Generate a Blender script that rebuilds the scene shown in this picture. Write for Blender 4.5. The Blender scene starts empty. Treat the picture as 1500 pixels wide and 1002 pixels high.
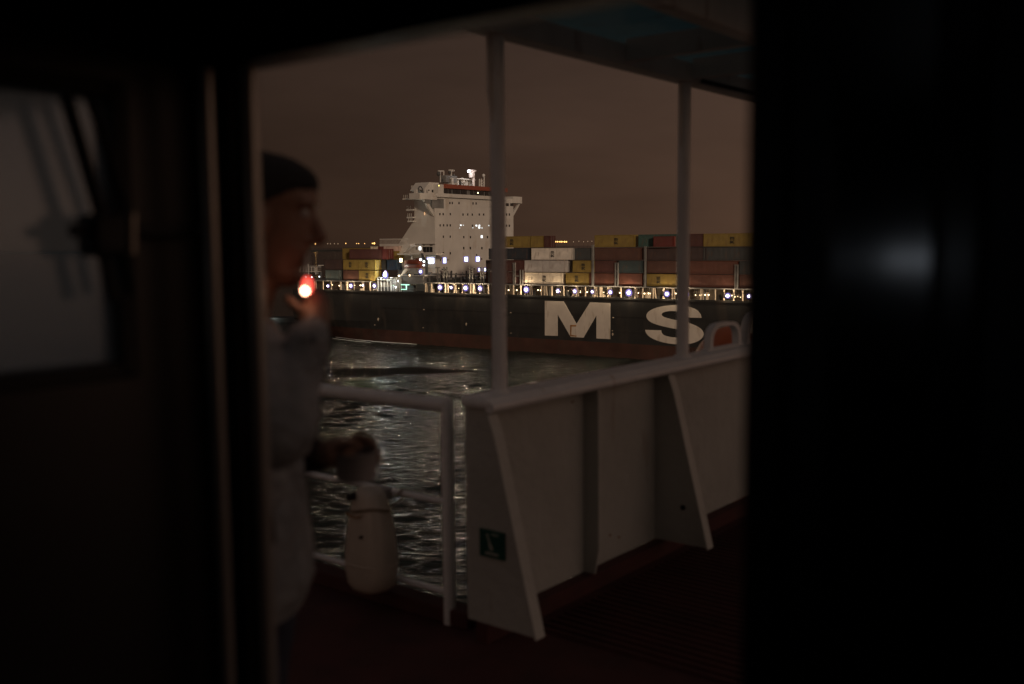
import bpy, bmesh, math, random
import numpy as np
from math import radians, sin, cos, tan, pi, atan2, sqrt, exp
from mathutils import Vector, Matrix, noise as mnoise

random.seed(7)
rng = np.random.default_rng(11)
scene = bpy.context.scene
col = scene.collection

# ------------------------------------------------------------------ camera
EYE = 26.5                      # eye height above the water (a high ship's bridge wing)
PITCH, ROLL = radians(5.64), radians(-0.47)
FPX = 1458.33                   # 35 mm lens expressed in pixels of a 1500 px wide frame
cam_data = bpy.data.cameras.new("camera")
cam = bpy.data.objects.new("camera", cam_data)
col.objects.link(cam)
cam.location = (0, 0, EYE)
cam.rotation_euler = (Matrix.Rotation(radians(90) - PITCH, 3, 'X') @ Matrix.Rotation(ROLL, 3, 'Z')).to_euler()
cam_data.lens, cam_data.sensor_width = 35.0, 36.0
cam_data.clip_start, cam_data.clip_end = 0.05, 30000
cam_data.dof.use_dof = True
cam_data.dof.focus_distance = 230.0
cam_data.dof.aperture_fstop = 2.0
scene.camera = cam

# ------------------------------------------------------------------ night sky with port glow
world = bpy.data.worlds.new("World")
scene.world = world
world.use_nodes = True
wn, wl = world.node_tree.nodes, world.node_tree.links
wn.clear()
w_out = wn.new('ShaderNodeOutputWorld'); w_bg = wn.new('ShaderNodeBackground')
w_tc = wn.new('ShaderNodeTexCoord')
def wmath(op, a, b=None, clamp=False):
    n = wn.new('ShaderNodeMath'); n.operation = op; n.use_clamp = clamp
    for i, v in enumerate((a, b)):
        if v is None: continue
        if isinstance(v, (int, float)): n.inputs[i].default_value = v
        else: wl.new(v, n.inputs[i])
    return n.outputs[0]
GLOW_YAW = radians(95)
w_dot = wn.new('ShaderNodeVectorMath'); w_dot.operation = 'DOT_PRODUCT'
wl.new(w_tc.outputs['Generated'], w_dot.inputs[0]); w_dot.inputs[1].default_value = (sin(GLOW_YAW), cos(GLOW_YAW), 0)
w_sep = wn.new('ShaderNodeSeparateXYZ'); wl.new(w_tc.outputs['Generated'], w_sep.inputs[0])
elev = wmath('MAXIMUM', w_sep.outputs['Z'], 0.0)
fall = wmath('POWER', 2.718, wmath('MULTIPLY', elev, -0.75))
azim = wmath('ADD', wmath('MULTIPLY', w_dot.outputs['Value'], 0.5), 0.5)      # 0 away from the port, 1 towards it
azim = wmath('ADD', wmath('MULTIPLY', wmath('POWER', azim, 2.4), 2.9), 0.22)
w_dot2 = wn.new('ShaderNodeVectorMath'); w_dot2.operation = 'DOT_PRODUCT'      # the lit terminal behind us
wl.new(w_tc.outputs['Generated'], w_dot2.inputs[0]); w_dot2.inputs[1].default_value = (0, -1, 0)
back = wmath('POWER', wmath('ADD', wmath('MULTIPLY', w_dot2.outputs['Value'], 0.5), 0.5), 1.7)
azim = wmath('ADD', azim, wmath('MULTIPLY', back, 3.0))
w_noise = wn.new('ShaderNodeTexNoise'); w_noise.inputs['Scale'].default_value = 3.4; w_noise.inputs['Detail'].default_value = 4
w_map = wn.new('ShaderNodeMapping'); w_map.inputs['Scale'].default_value = (1, 1, 4)
wl.new(w_tc.outputs['Generated'], w_map.inputs[0]); wl.new(w_map.outputs[0], w_noise.inputs['Vector'])
cloud = wmath('ADD', wmath('MULTIPLY', w_noise.outputs['Fac'], 0.9), 0.55)
lum = wmath('MULTIPLY', wmath('MULTIPLY', fall, azim), cloud)
w_mix = wn.new('ShaderNodeMix'); w_mix.data_type = 'RGBA'
wl.new(elev, w_mix.inputs['Factor'])
w_mix.inputs['A'].default_value = (1.0, 0.545, 0.34, 1)      # low glow: sodium brown
w_mix.inputs['B'].default_value = (0.74, 0.70, 0.74, 1)     # overhead: greyer
wl.new(w_mix.outputs['Result'], w_bg.inputs['Color'])
wl.new(wmath('MULTIPLY', lum, 0.073), w_bg.inputs['Strength'])
wl.new(w_bg.outputs[0], w_out.inputs['Surface'])

# one dim distant light: the terminal floodlights behind us, falling on the cargo ship
SUN_YAW, SUN_EL = radians(160), radians(13)
sun_data = bpy.data.lights.new("sun", 'SUN')
sun_data.energy, sun_data.angle, sun_data.color = 0.98, radians(4), (1.0, 0.77, 0.57)
sun = bpy.data.objects.new("sun", sun_data); col.objects.link(sun)
sun_from = Vector((sin(SUN_YAW) * cos(SUN_EL), cos(SUN_YAW) * cos(SUN_EL), sin(SUN_EL)))
sun.rotation_euler = sun_from.to_track_quat('Z', 'Y').to_euler()
sun.location = (0, -40, 80)

vs = scene.view_settings
vs.view_transform, vs.look, vs.exposure, vs.gamma = 'Standard', 'None', 0.0, 1.0
vs.use_curve_mapping = False
scene.cycles.max_bounces = 8
scene.cycles.sample_clamp_indirect = 4.0
scene.cycles.use_denoising = True
scene.cycles.caustics_reflective = True

# ------------------------------------------------------------------ frames
f_ = np.array([0, cos(PITCH), -sin(PITCH)]); r0 = np.array([1., 0, 0]); u0 = np.cross(r0, f_)
r_ = r0 * cos(ROLL) + u0 * sin(ROLL); u_ = -r0 * sin(ROLL) + u0 * cos(ROLL)
CAM = np.array([0, 0, EYE])
Z3 = np.array([0, 0, 1.])
def ray(x, y): return f_ + r_ * (x - 750) / FPX + u_ * (501 - y) / FPX
def pix(x, y, depth): return CAM + ray(x, y) * depth
# cargo ship frame: s along the hull (towards its bow), w across (away from us), h above water
TH = radians(35)
SU = np.array([cos(TH), -sin(TH), 0]); SV = np.array([sin(TH), cos(TH), 0])
_d = ray(830, 440); P0 = CAM + _d * (237 / _d[1]); P0[2] = 0
def S(s, w, h): return P0 + SU * s + SV * w + Z3 * h
def ship_px(x, y, w=0.0):
    d = ray(x, y); k = ((P0 + SV * w - CAM) @ SV) / (d @ SV); p = CAM + d * k - P0
    return p @ SU, p[2]
def front_px(x, y, s):
    d = ray(x, y); k = ((P0 + SU * s - CAM) @ SU) / (d @ SU); p = CAM + d * k - P0
    return p @ SV, p[2]
# own ship frame: n outward through the doorway (along the side deck), t to the left (outboard), z above deck
YAW = radians(38.2)
ON = np.array([sin(YAW), cos(YAW), 0]); OT = np.array([-cos(YAW), sin(YAW), 0])
DECK = EYE - 1.62
O0 = np.array([0, 0, DECK])
def O(n, t, z): return O0 + ON * n + OT * t + Z3 * z
def own_z(x, y, z):
    d = ray(x, y); p = d * ((z - 1.62) / d[2]); return p @ ON, p @ OT
def own_n(x, y, n):
    d = ray(x, y); p = d * (n / (d @ ON)); return p @ OT, p[2] + 1.62
WORLD = lambda a, b, c: np.array([a, b, c], float)

# ------------------------------------------------------------------ materials
MATS = {}
def mat(name, c, rough=0.5, metal=0.0, var=0.12, vscale=3.0, bump=0.0, bscale=40.0, rust=None, rust_amt=0.0, emit=None, estr=0.0, spec=0.5, coat=0.0):
    if name in MATS: return MATS[name]
    m = bpy.data.materials.new(name); m.use_nodes = True
    nt = m.node_tree; b = nt.nodes['Principled BSDF']
    b.inputs['Roughness'].default_value = rough; b.inputs['Metallic'].default_value = metal
    b.inputs['Specular IOR Level'].default_value = spec; b.inputs['Coat Weight'].default_value = coat
    tc = nt.nodes.new('ShaderNodeTexCoord')
    n = nt.nodes.new('ShaderNodeTexNoise'); n.inputs['Scale'].default_value = vscale; n.inputs['Detail'].default_value = 6
    nt.links.new(tc.outputs['Object'], n.inputs['Vector'])
    r = nt.nodes.new('ShaderNodeValToRGB')
    r.color_ramp.elements[0].position, r.color_ramp.elements[1].position = 0.3, 0.7
    r.color_ramp.elements[0].color = (*[v * (1 - var) for v in c], 1)
    r.color_ramp.elements[1].color = (*[min(1, v * (1 + var)) for v in c], 1)
    nt.links.new(n.outputs['Fac'], r.inputs['Fac'])
    out = r.outputs['Color']
    if rust:
        n2 = nt.nodes.new('ShaderNodeTexNoise'); n2.inputs['Scale'].default_value = vscale * 2.3; n2.inputs['Detail'].default_value = 8
        mp = nt.nodes.new('ShaderNodeMapping'); mp.inputs['Scale'].default_value = (1, 1, 0.25)
        nt.links.new(tc.outputs['Object'], mp.inputs[0]); nt.links.new(mp.outputs[0], n2.inputs['Vector'])
        r2 = nt.nodes.new('ShaderNodeValToRGB')
        r2.color_ramp.elements[0].position = 0.68 - 0.25 * rust_amt; r2.color_ramp.elements[1].position = 0.80 - 0.1 * rust_amt
        nt.links.new(n2.outputs['Fac'], r2.inputs['Fac'])
        mx = nt.nodes.new('ShaderNodeMix'); mx.data_type = 'RGBA'
        nt.links.new(r2.outputs['Color'], mx.inputs['Factor']); nt.links.new(out, mx.inputs['A'])
        mx.inputs['B'].default_value = (*rust, 1); out = mx.outputs['Result']
    nt.links.new(out, b.inputs['Base Color'])
    if bump:
        n3 = nt.nodes.new('ShaderNodeTexNoise'); n3.inputs['Scale'].default_value = bscale; n3.inputs['Detail'].default_value = 5
        nt.links.new(tc.outputs['Object'], n3.inputs['Vector'])
        bp = nt.nodes.new('ShaderNodeBump'); bp.inputs['Strength'].default_value = bump; bp.inputs['Distance'].default_value = 0.02
        nt.links.new(n3.outputs['Fac'], bp.inputs['Height']); nt.links.new(bp.outputs[0], b.inputs['Normal'])
    if emit:
        b.inputs['Emission Color'].default_value = (*emit, 1); b.inputs['Emission Strength'].default_value = estr
    MATS[name] = m
    return m
RUST = (0.20, 0.08, 0.03)
def M(k): return MATS[k]
mat('hull_black', (0.023, 0.023, 0.022), 0.55, var=0.25, vscale=0.15, rust=(0.050, 0.041, 0.033), rust_amt=0.6)
mat('hull_red', (0.058, 0.024, 0.016), 0.7, var=0.3, vscale=0.2, rust=(0.05, 0.03, 0.02), rust_amt=0.6)
mat('letter_paint', (0.62, 0.56, 0.48), 0.6, var=0.07, vscale=0.4, rust=(0.40, 0.33, 0.25), rust_amt=0.45)
mat('rust_stain', (0.30, 0.15, 0.05), 0.8, var=0.4, vscale=1.5)
mat('ship_white', (0.56, 0.53, 0.48), 0.55, var=0.07, vscale=0.25, rust=(0.44, 0.38, 0.31), rust_amt=0.45)
mat('ship_grey', (0.17, 0.165, 0.155), 0.6, var=0.3, vscale=0.5)
mat('ship_dark', (0.06, 0.06, 0.058), 0.6, var=0.3, vscale=0.5)
mat('coaming_brown', (0.10, 0.078, 0.055), 0.7, var=0.35, vscale=0.6, rust=RUST, rust_amt=0.3)
mat('ship_cream', (0.50, 0.42, 0.32), 0.6, var=0.25, vscale=0.6, rust=RUST, rust_amt=0.2)
mat('visor_red', (0.24, 0.06, 0.032), 0.5, var=0.15)
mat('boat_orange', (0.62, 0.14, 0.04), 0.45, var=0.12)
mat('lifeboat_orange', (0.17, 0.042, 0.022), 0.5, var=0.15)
mat('dark_glass', (0.012, 0.013, 0.014), 0.25, var=0.1)
mat('emblem_black', (0.02, 0.02, 0.02), 0.6)
mat('bare_steel', (0.42, 0.41, 0.40), 0.45, metal=0.6, var=0.15)
mat('mast_white', (0.70, 0.62, 0.58), 0.5, var=0.06)
CONT = {'yellow': (0.33, 0.225, 0.045), 'white': (0.55, 0.50, 0.44), 'cream': (0.58, 0.51, 0.40), 'grey_white': (0.42, 0.39, 0.37),
        'dark_red': (0.115, 0.034, 0.026), 'brown': (0.13, 0.052, 0.034), 'red_brown': (0.17, 0.055, 0.032), 'navy': (0.025, 0.032, 0.045),
        'dark_grey': (0.07, 0.075, 0.075), 'teal': (0.05, 0.12, 0.10), 'blue': (0.035, 0.075, 0.13), 'teal_blue': (0.055, 0.085, 0.09),
        'purple_brown': (0.075, 0.042, 0.038), 'pale_teal': (0.13, 0.17, 0.165), 'red': (0.20, 0.035, 0.025), 'pale_pink': (0.55, 0.40, 0.34)}
for k, c in CONT.items():
    c = tuple(v * (0.62 if k not in ('white', 'cream', 'grey_white', 'pale_pink', 'yellow') else 0.95 if k != 'yellow' else 0.70) for v in c)
    mat('container_' + k, tuple(v * 1.25 for v in c) if k in ('cream', 'white') else c, 0.6, var=0.14, vscale=0.7, rust=tuple(0.5 * a + 0.5 * b * 0.6 for a, b in zip(c, RUST)), rust_amt=0.5)
mat('lamp_core', (1, 1, 1), emit=(1.0, 0.90, 0.80), estr=6)
mat('lamp_halo', (0.01, 0.01, 0.02), 0.9, spec=0.0, emit=(0.34, 0.27, 1.0), estr=0.55)  # violet glow given to a surface, standing in for lens bloom
mat('lamp_warm', (1, 1, 1), emit=(1.0, 0.72, 0.40), estr=6)
mat('lamp_white', (1, 1, 1), emit=(0.86, 0.95, 1.0), estr=6)
mat('lamp_window', (1, 1, 1), emit=(0.86, 0.95, 1.0), estr=1.6)
mat('lobby_window', (1, 1, 1), emit=(0.86, 0.95, 1.0), estr=4.0)
mat('lamp_green', (1, 1, 1), emit=(0.35, 1.0, 0.70), estr=2.0)
mat('lamp_yellow', (1, 1, 1), emit=(1.0, 0.85, 0.2), estr=2.0)
mat('lamp_faint', (1, 1, 1), emit=(0.8, 0.95, 1.0), estr=0.7)
mat('shore_amber', (1, 1, 1), emit=(1.0, 0.50, 0.12), estr=3.2)
mat('shore_faint', (1, 1, 1), emit=(1.0, 0.62, 0.30), estr=0.35)
mat('land', (0.02, 0.02, 0.018), 0.9, var=0.3, vscale=0.01)
mat('foam', (0.5, 0.5, 0.48), 0.8, var=0.2, vscale=2)
# own ship
mat('own_white', (0.47, 0.49, 0.46), 0.42, var=0.10, vscale=2.2, bump=0.35, bscale=14, rust=(0.24, 0.16, 0.11), rust_amt=0.12)
mat('own_white_rail', (0.78, 0.81, 0.82), 0.30, var=0.06, vscale=6, bump=0.2, bscale=40, rust=(0.35, 0.25, 0.18), rust_amt=0.05)
mat('deck_red', (0.066, 0.016, 0.014), 0.75, var=0.3, vscale=5, bump=0.4, bscale=120)
mat('canopy_teal', (0.11, 0.33, 0.42), 0.6, var=0.2, vscale=2.5, rust=(0.10, 0.10, 0.09), rust_amt=0.3)
mat('canopy_beam', (0.72, 0.70, 0.66), 0.6, var=0.15, vscale=3, rust=RUST, rust_amt=0.25)
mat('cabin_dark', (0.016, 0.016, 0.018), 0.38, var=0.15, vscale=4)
mat('cabin_panel', (0.03, 0.031, 0.034), 0.10, var=0.12, vscale=4, spec=0.8)
mat('cabin_trim', (0.02, 0.02, 0.022), 0.16, var=0.12, vscale=4, spec=0.22)
mat('frame_metal', (0.36, 0.34, 0.31), 0.24, metal=0.45, var=0.1, vscale=5)
mat('rubber_black', (0.010, 0.010, 0.010), 0.6)
mat('plastic_white', (0.52, 0.47, 0.40), 0.32, var=0.06, vscale=9, bump=0.1, bscale=15)
mat('rope', (0.20, 0.15, 0.10), 0.9, var=0.3, vscale=60)
mat('hole_dark', (0.012, 0.010, 0.009), 0.8)
mat('sign_green', (0.006, 0.075, 0.055), 0.35, var=0.08)
mat('sign_white', (0.42, 0.44, 0.40), 0.4)
# person
mat('skin', (0.24, 0.135, 0.09), 0.5, var=0.08, vscale=30, bump=0.1, bscale=200)
mat('hair', (0.012, 0.010, 0.009), 0.6, var=0.3, vscale=60, bump=0.8, bscale=260)
mat('hoodie_grey', (0.25, 0.262, 0.27), 0.9, var=0.28, vscale=14, bump=0.5, bscale=300)
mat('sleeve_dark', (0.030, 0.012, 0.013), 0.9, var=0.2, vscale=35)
mat('jeans', (0.030, 0.036, 0.060), 0.9, var=0.3, vscale=25, bump=0.4, bscale=300)
mat('shoe_black', (0.02, 0.02, 0.02), 0.6)
mat('cigarette_paper', (0.6, 0.55, 0.48), 0.8)
mat('ember', (0.3, 0.05, 0.02), emit=(1.0, 0.52, 0.32), estr=16)
mat('ember_edge', (0.3, 0.05, 0.02), emit=(1.0, 0.09, 0.06), estr=2.2)
mat('tin_white', (0.32, 0.31, 0.31), 0.35, var=0.08, vscale=12)
mat('eye_white', (0.5, 0.48, 0.45), 0.3)
mat('streak_glow', (0.02, 0.02, 0.02), 0.3, emit=(0.80, 0.88, 1.0), estr=1.3)  # glow of the panel added for the streak on the jamb
def translucent(name, amount, c):
    nt = MATS[name].node_tree; b = nt.nodes['Principled BSDF']; o = nt.nodes['Material Output']
    tr = nt.nodes.new('ShaderNodeBsdfTranslucent'); tr.inputs['Color'].default_value = (*c, 1)
    mx = nt.nodes.new('ShaderNodeMixShader'); mx.inputs[0].default_value = amount
    nt.links.new(b.outputs[0], mx.inputs[1]); nt.links.new(tr.outputs[0], mx.inputs[2]); nt.links.new(mx.outputs[0], o.inputs['Surface'])
translucent('canopy_teal', 0.18, (0.16, 0.40, 0.48))
# tinted window glass
g = bpy.data.materials.new('tinted_glass'); g.use_nodes = True; MATS['tinted_glass'] = g
nt = g.node_tree; nt.nodes.clear()
go = nt.nodes.new('ShaderNodeOutputMaterial'); gm = nt.nodes.new('ShaderNodeMixShader'); gt = nt.nodes.new('ShaderNodeBsdfTransparent'); gg = nt.nodes.new('ShaderNodeBsdfGlossy')
gt.inputs['Color'].default_value = (0.78, 0.90, 1.0, 1); gg.inputs['Roughness'].default_value = 0.12; gg.inputs['Color'].default_value = (0.9, 0.95, 1, 1)
gm.inputs[0].default_value = 0.06
gs = nt.nodes.new('ShaderNodeBsdfTranslucent'); gs.inputs['Color'].default_value = (0.72, 0.88, 1.0, 1)       # salt film
gm2 = nt.nodes.new('ShaderNodeMixShader'); gm2.inputs[0].default_value = 0.22
nt.links.new(gt.outputs[0], gm2.inputs[1]); nt.links.new(gs.outputs[0], gm2.inputs[2]); nt.links.new(gm2.outputs[0], gm.inputs[1]); nt.links.new(gg.outputs[0], gm.inputs[2]); nt.links.new(gm.outputs[0], go.inputs['Surface'])

# ------------------------------------------------------------------ mesh builder
class MB:
    def __init__(self, frame=WORLD): self.v, self.f, self.fr = [], [], frame
    def add(self, pts, faces):
        o = len(self.v); self.v += [np.asarray(self.fr(*p), float) for p in pts]
        self.f += [[o + i for i in q] for q in faces]; return self
    def box(self, a0, a1, b0, b1, c0, c1):
        p = [(a, b, c) for c in (c0, c1) for b in (b0, b1) for a in (a0, a1)]
        return self.add(p, [(0, 2, 3, 1), (4, 5, 7, 6), (0, 1, 5, 4), (2, 6, 7, 3), (0, 4, 6, 2), (1, 3, 7, 5)])
    def prism(self, poly, axis, lo, hi):
        """polygon in the two other axes, extruded along axis (0,1,2)"""
        def mk(p, e):
            q = list(p); q.insert(axis, e); return tuple(q)
        n = len(poly); pts = [mk(p, lo) for p in poly] + [mk(p, hi) for p in poly]
        fs = [list(range(n))[::-1], [n + i for i in range(n)]] + [(i, (i + 1) % n, n + (i + 1) % n, n + i) for i in range(n)]
        return self.add(pts, fs)
    def tube(self, path, rad, seg=10, caps=True, squash=None):
        P = [Vector(self.fr(*p)) for p in path]; n = len(P)
        R = rad if isinstance(rad, (list, tuple)) else [rad] * n
        o = len(self.v); up = None
        for i, p in enumerate(P):
            d = (P[min(i + 1, n - 1)] - P[max(i - 1, 0)]).normalized()
            if up is None:
                up = Vector((0, 0, 1)) if abs(d.z) < 0.9 else Vector((1, 0, 0))
            a = d.cross(up).normalized(); b = a.cross(d).normalized(); up = b
            for k in range(seg):
                t = 2 * pi * k / seg
                self.v.append(np.array(p + a * cos(t) * R[i] + b * sin(t) * R[i]))
        for i in range(n - 1):
            for k in range(seg):
                k2 = (k + 1) % seg
                self.f.append([o + i * seg + k, o + i * seg + k2, o + (i + 1) * seg + k2, o + (i + 1) * seg + k])
        if caps:
            self.f.append([o + k for k in range(seg)][::-1]); self.f.append([o + (n - 1) * seg + k for k in range(seg)])
        return self
    def loft(self, rings):
        """closed loft of equal-length rings of points given in the frame"""
        n = len(rings[0]); o = len(self.v)
        for r in rings: self.v += [np.asarray(self.fr(*p), float) for p in r]
        for i in range(len(rings) - 1):
            for k in range(n):
                k2 = (k + 1) % n
                self.f.append([o + i * n + k, o + i * n + k2, o + (i + 1) * n + k2, o + (i + 1) * n + k])
        self.f.append([o + k for k in range(n)][::-1]); self.f.append([o + (len(rings) - 1) * n + k for k in range(n)])
        return self
    def ball(self, c, r, seg=12, rings=8):
        rx, ry, rz = r if isinstance(r, (tuple, list)) else (r, r, r)
        L = []
        for i in range(rings + 1):
            a = -pi / 2 + pi * (i + (0.02 if i == 0 else -0.02 if i == rings else 0)) / rings
            L.append([(c[0] + rx * cos(a) * cos(2 * pi * k / seg), c[1] + ry * cos(a) * sin(2 * pi * k / seg), c[2] + rz * sin(a)) for k in range(seg)])
        return self.loft(L)
    def mesh(self, name, origin=(0, 0, 0)):
        me = bpy.data.meshes.new(name)
        me.from_pydata([tuple(p - np.array(origin)) for p in self.v], [], self.f); me.update()
        bm = bmesh.new(); bm.from_mesh(me); bmesh.ops.recalc_face_normals(bm, faces=bm.faces); bm.to_mesh(me); bm.free()
        return me
    def build(self, name, material, parent=None, smooth=False, bevel=0.0, origin=None):
        o_ = origin if origin is not None else (root_loc(parent) if parent else (0, 0, 0))
        me = self.mesh(name, o_)
        return link(name, me, material, parent, smooth, bevel, None if parent else origin)
def root_loc(p):
    while p.parent: p = p.parent
    return tuple(p.location)
def link(name, me, material, parent=None, smooth=False, bevel=0.0, loc=None):
    if material is not None:
        me.materials.clear(); me.materials.append(MATS[material] if isinstance(material, str) else material)
    if smooth:
        for p in me.polygons: p.use_smooth = True
        try: me.set_sharp_from_angle(angle=radians(45))
        except Exception: pass
    o = bpy.data.objects.new(name, me); col.objects.link(o)
    if parent: o.parent = parent
    if loc is not None: o.location = loc
    if bevel:
        b = o.modifiers.new('bevel', 'BEVEL'); b.width = bevel; b.segments = 3; b.limit_method = 'ANGLE'
    return o
def tag(o, label=None, cat=None, group=None, kind=None):
    for k, v in (('label', label), ('category', cat), ('group', group), ('kind', kind)):
        if v: o[k] = v
    return o
def thing(name, loc, label, cat, group=None, rz=0.0):
    e = bpy.data.objects.new(name, None); col.objects.link(e); e.location = tuple(loc); e.rotation_euler = (0, 0, rz)
    e.empty_display_size = 0.2
    return tag(e, label, cat, group)

# ================================================================== SETTING: water, far shore
def axis(lo, hi, step, far, grow=1.25):
    a = list(np.arange(lo, hi + 1e-6, step)); s = step; x = hi
    while x < far: s *= grow; x += s; a.append(x)
    s = step; x = lo; b = []
    while x > -far: s *= grow; x -= s; b.append(x)
    return np.array(b[::-1] + a)
gx = axis(-90, 70, 0.5, 9000); gy = axis(58, 290, 0.42, 9000)
X, Y = np.meshgrid(gx, gy)
Zw = np.zeros_like(X)
# a slick left by the moving hull: tapers to a point on the right
half = 10.5 * np.clip((-7 - X) / 30, 0, 1) ** 0.55
yc = 205 + 0.10 * (X + 40) + 1.2 * np.sin(X * 0.21) + 0.6 * np.sin(X * 0.53 + 1)
calm = 1 / (1 + np.exp(np.clip((np.abs(Y - yc) - half) / 0.9, -30, 30))) * (half > 0.05)
fade = np.exp(-np.clip(np.hypot(np.clip(np.abs(X) - 90, 0, None), np.clip(Y - 290, 0, None) + np.clip(58 - Y, 0, None)), 0, None) / 40)
for i in range(46):
    lam = 1.5 * (5.4 / 1.5) ** rng.random(); k = 2 * pi / lam
    ang = radians(96) + rng.normal(0, 0.42); amp = 0.026 * lam ** 1.0 / 2.2 * rng.uniform(0.5, 1.2) / 1.75
    Zw += amp * np.sin(k * (X * cos(ang) + Y * sin(ang)) + rng.uniform(0, 2 * pi))
patch = 0.75 + 0.35 * np.sin(X * 0.045 + 0.6 * np.sin(Y * 0.03)) * np.sin(Y * 0.05 + 1.3)
Zw *= fade * (1 - 0.97 * calm) * patch
verts = np.stack([X, Y, Zw], -1).reshape(-1, 3)
ny, nx = X.shape
ii = (np.arange(ny - 1)[:, None] * nx + np.arange(nx - 1)[None]).reshape(-1)
faces = np.stack([ii, ii + 1, ii + nx + 1, ii + nx], -1)
wm = bpy.data.meshes.new('water')
wm.vertices.add(len(verts)); wm.vertices.foreach_set('co', verts.reshape(-1).astype(np.float32))
wm.loops.add(len(faces) * 4); wm.loops.foreach_set('vertex_index', faces.reshape(-1).astype(np.int32))
wm.polygons.add(len(faces)); wm.polygons.foreach_set('loop_start', (np.arange(len(faces)) * 4).astype(np.int32))
wm.polygons.foreach_set('loop_total', np.full(len(faces), 4, np.int32)); wm.polygons.foreach_set('use_smooth', np.ones(len(faces), bool))
wm.update(calc_edges=True); wm.validate()
at = wm.attributes.new('ripple', 'FLOAT', 'POINT'); at.data.foreach_set('value', (1 - 0.95 * calm).reshape(-1).astype(np.float32))
m = bpy.data.materials.new('water'); m.use_nodes = True; MATS['water'] = m
nt = m.node_tree; b = nt.nodes['Principled BSDF']
b.inputs['Base Color'].default_value = (0.008, 0.012, 0.011, 1); b.inputs['Roughness'].default_value = 0.115; b.inputs['IOR'].default_value = 1.33
tc = nt.nodes.new('ShaderNodeTexCoord'); an = nt.nodes.new('ShaderNodeAttribute'); an.attribute_name = 'ripple'
mp = nt.nodes.new('ShaderNodeMapping'); mp.inputs['Scale'].default_value = (0.55, 1.15, 1); mp.inputs['Rotation'].default_value = (0, 0, radians(-7))
n1 = nt.nodes.new('ShaderNodeTexNoise'); n1.inputs['Scale'].default_value = 0.9; n1.inputs['Detail'].default_value = 5; n1.inputs['Roughness'].default_value = 0.55
bp = nt.nodes.new('ShaderNodeBump'); bp.inputs['Distance'].default_value = 0.60
nt.links.new(tc.outputs['Object'], mp.inputs[0]); nt.links.new(mp.outputs[0], n1.inputs['Vector'])
nt.links.new(n1.outputs['Fac'], bp.inputs['Height']); nt.links.new(an.outputs['Fac'], bp.inputs['Strength']); nt.links.new(bp.outputs[0], b.inputs['Normal'])
rr_ = nt.nodes.new('ShaderNodeMath'); rr_.operation = 'MULTIPLY_ADD'; nt.links.new(an.outputs['Fac'], rr_.inputs[0]); rr_.inputs[1].default_value = 0.10; rr_.inputs[2].default_value = 0.015
nt.links.new(rr_.outputs[0], b.inputs['Roughness'])          # the slick is glassier than the ruffled water
water = link('water', wm, 'water'); tag(water, kind='structure')

# far shore: a low bank of land on the horizon with its street lamps
mb = MB(); pts = []
for i in range(121):
    x = -3800 + 7600 * i / 120; hgt = 5 + 4 * mnoise.noise(Vector((x * 0.004, 0, 0))) + 2 * mnoise.noise(Vector((x * 0.03, 3, 0)))
    pts.append((x, max(2, hgt)))
ring = [(x, 4300 + 0.02 * x, h) for x, h in pts]
mb.add([(x, y, -2) for x, y, h in ring] + ring + [(x, y + 160, h * 1.1) for x, y, h in ring] + [(x, y + 800, -2) for x, y, h in ring],
       [(r * 121 + i, r * 121 + i + 1, (r + 1) * 121 + i + 1, (r + 1) * 121 + i) for r in range(3) for i in range(120)])
shore = mb.build('far_shore', 'land'); tag(shore, kind='structure')
def shore_lamp(x, y, r, m='shore_amber'):
    p = pix(x, y, 4250)
    mb = MB(); mb.ball(p, (r, r, r * 1.2), 8, 6); L = mb.build('shore_lamp', m, shore)
    mb = MB(); mb.tube([(p[0], p[1], 0), (p[0], p[1], p[2] - r)], 0.4, 6); mb.build('lamp_post', 'land', L)
for x, y, r in ((462, 357, 3.2), (506.5, 356.6, 1.8), (522.5, 356.8, 1.5), (525.5, 356.7, 1.5), (534, 356.7, 1.3), (545.5, 356.6, 2.0), (548.3, 356.5, 3.2)):
    shore_lamp(x, y, r)
for x, y in ((480, 357), (484, 357.2), (490, 357), (495, 357.2)): shore_lamp(x, y, 1.4, 'shore_faint')
for i in range(10): shore_lamp(806 + i * 2.65, 354.2 + random.uniform(-.15, .15), random.uniform(2.0, 2.9))
for x in (840, 848, 855, 861, 867): shore_lamp(x, 353.8 + random.uniform(-.5, .5), 1.3, 'shore_faint')

# ================================================================== CARGO SHIP
HD = 13.85                       # deck edge height
BEAM = 40.0
s_stern, s_bow = -94.0, 165.0
cargo = thing('cargo_ship', S(-20, BEAM / 2, 0), 'long black container ship with huge white hull letters and a tall white bridge tower', 'ship')
def inset(s, h):
    a = max(0.0, (-58 - s) / 36.0)                   # stern run: hull tucks in low down
    low = max(0.0, (5.5 - h) / 8.0)
    i = 14.0 * min(1, a) ** 1.6 * low
    bw = max(0.0, (s - 105) / 60.0)
    i += (BEAM / 2 - 0.4) * min(1, bw) ** 2.2 * (0.75 + 0.25 * max(0, (HD - h) / HD))
    return i
def hull_band(name, m, h0, h1, n_h, parent):
    ss = list(np.linspace(s_stern, -55, 14)) + list(np.linspace(-48, 100, 12)) + list(np.linspace(106, s_bow, 12))
    hs = list(np.linspace(h0, h1, n_h)); mb = MB(S); rings = []
    for s in ss:
        rings.append([(s, inset(s, h), h) for h in hs] + [(s, BEAM - inset(s, h), h) for h in hs[::-1]])
    mb.loft(rings); return mb.build(name, m, parent)
hull = hull_band('hull', 'hull_black', 3.42, HD, 6, cargo)
hull_band('boot_stripe', 'hull_red', -3.0, 3.42, 5, cargo)
# bulwark lip along the deck edge
mb = MB(S); mb.box(-94, 104, -0.08, 0.25, HD - 0.35, HD + 0.12); mb.build('deck_edge', 'hull_black', cargo)
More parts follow.
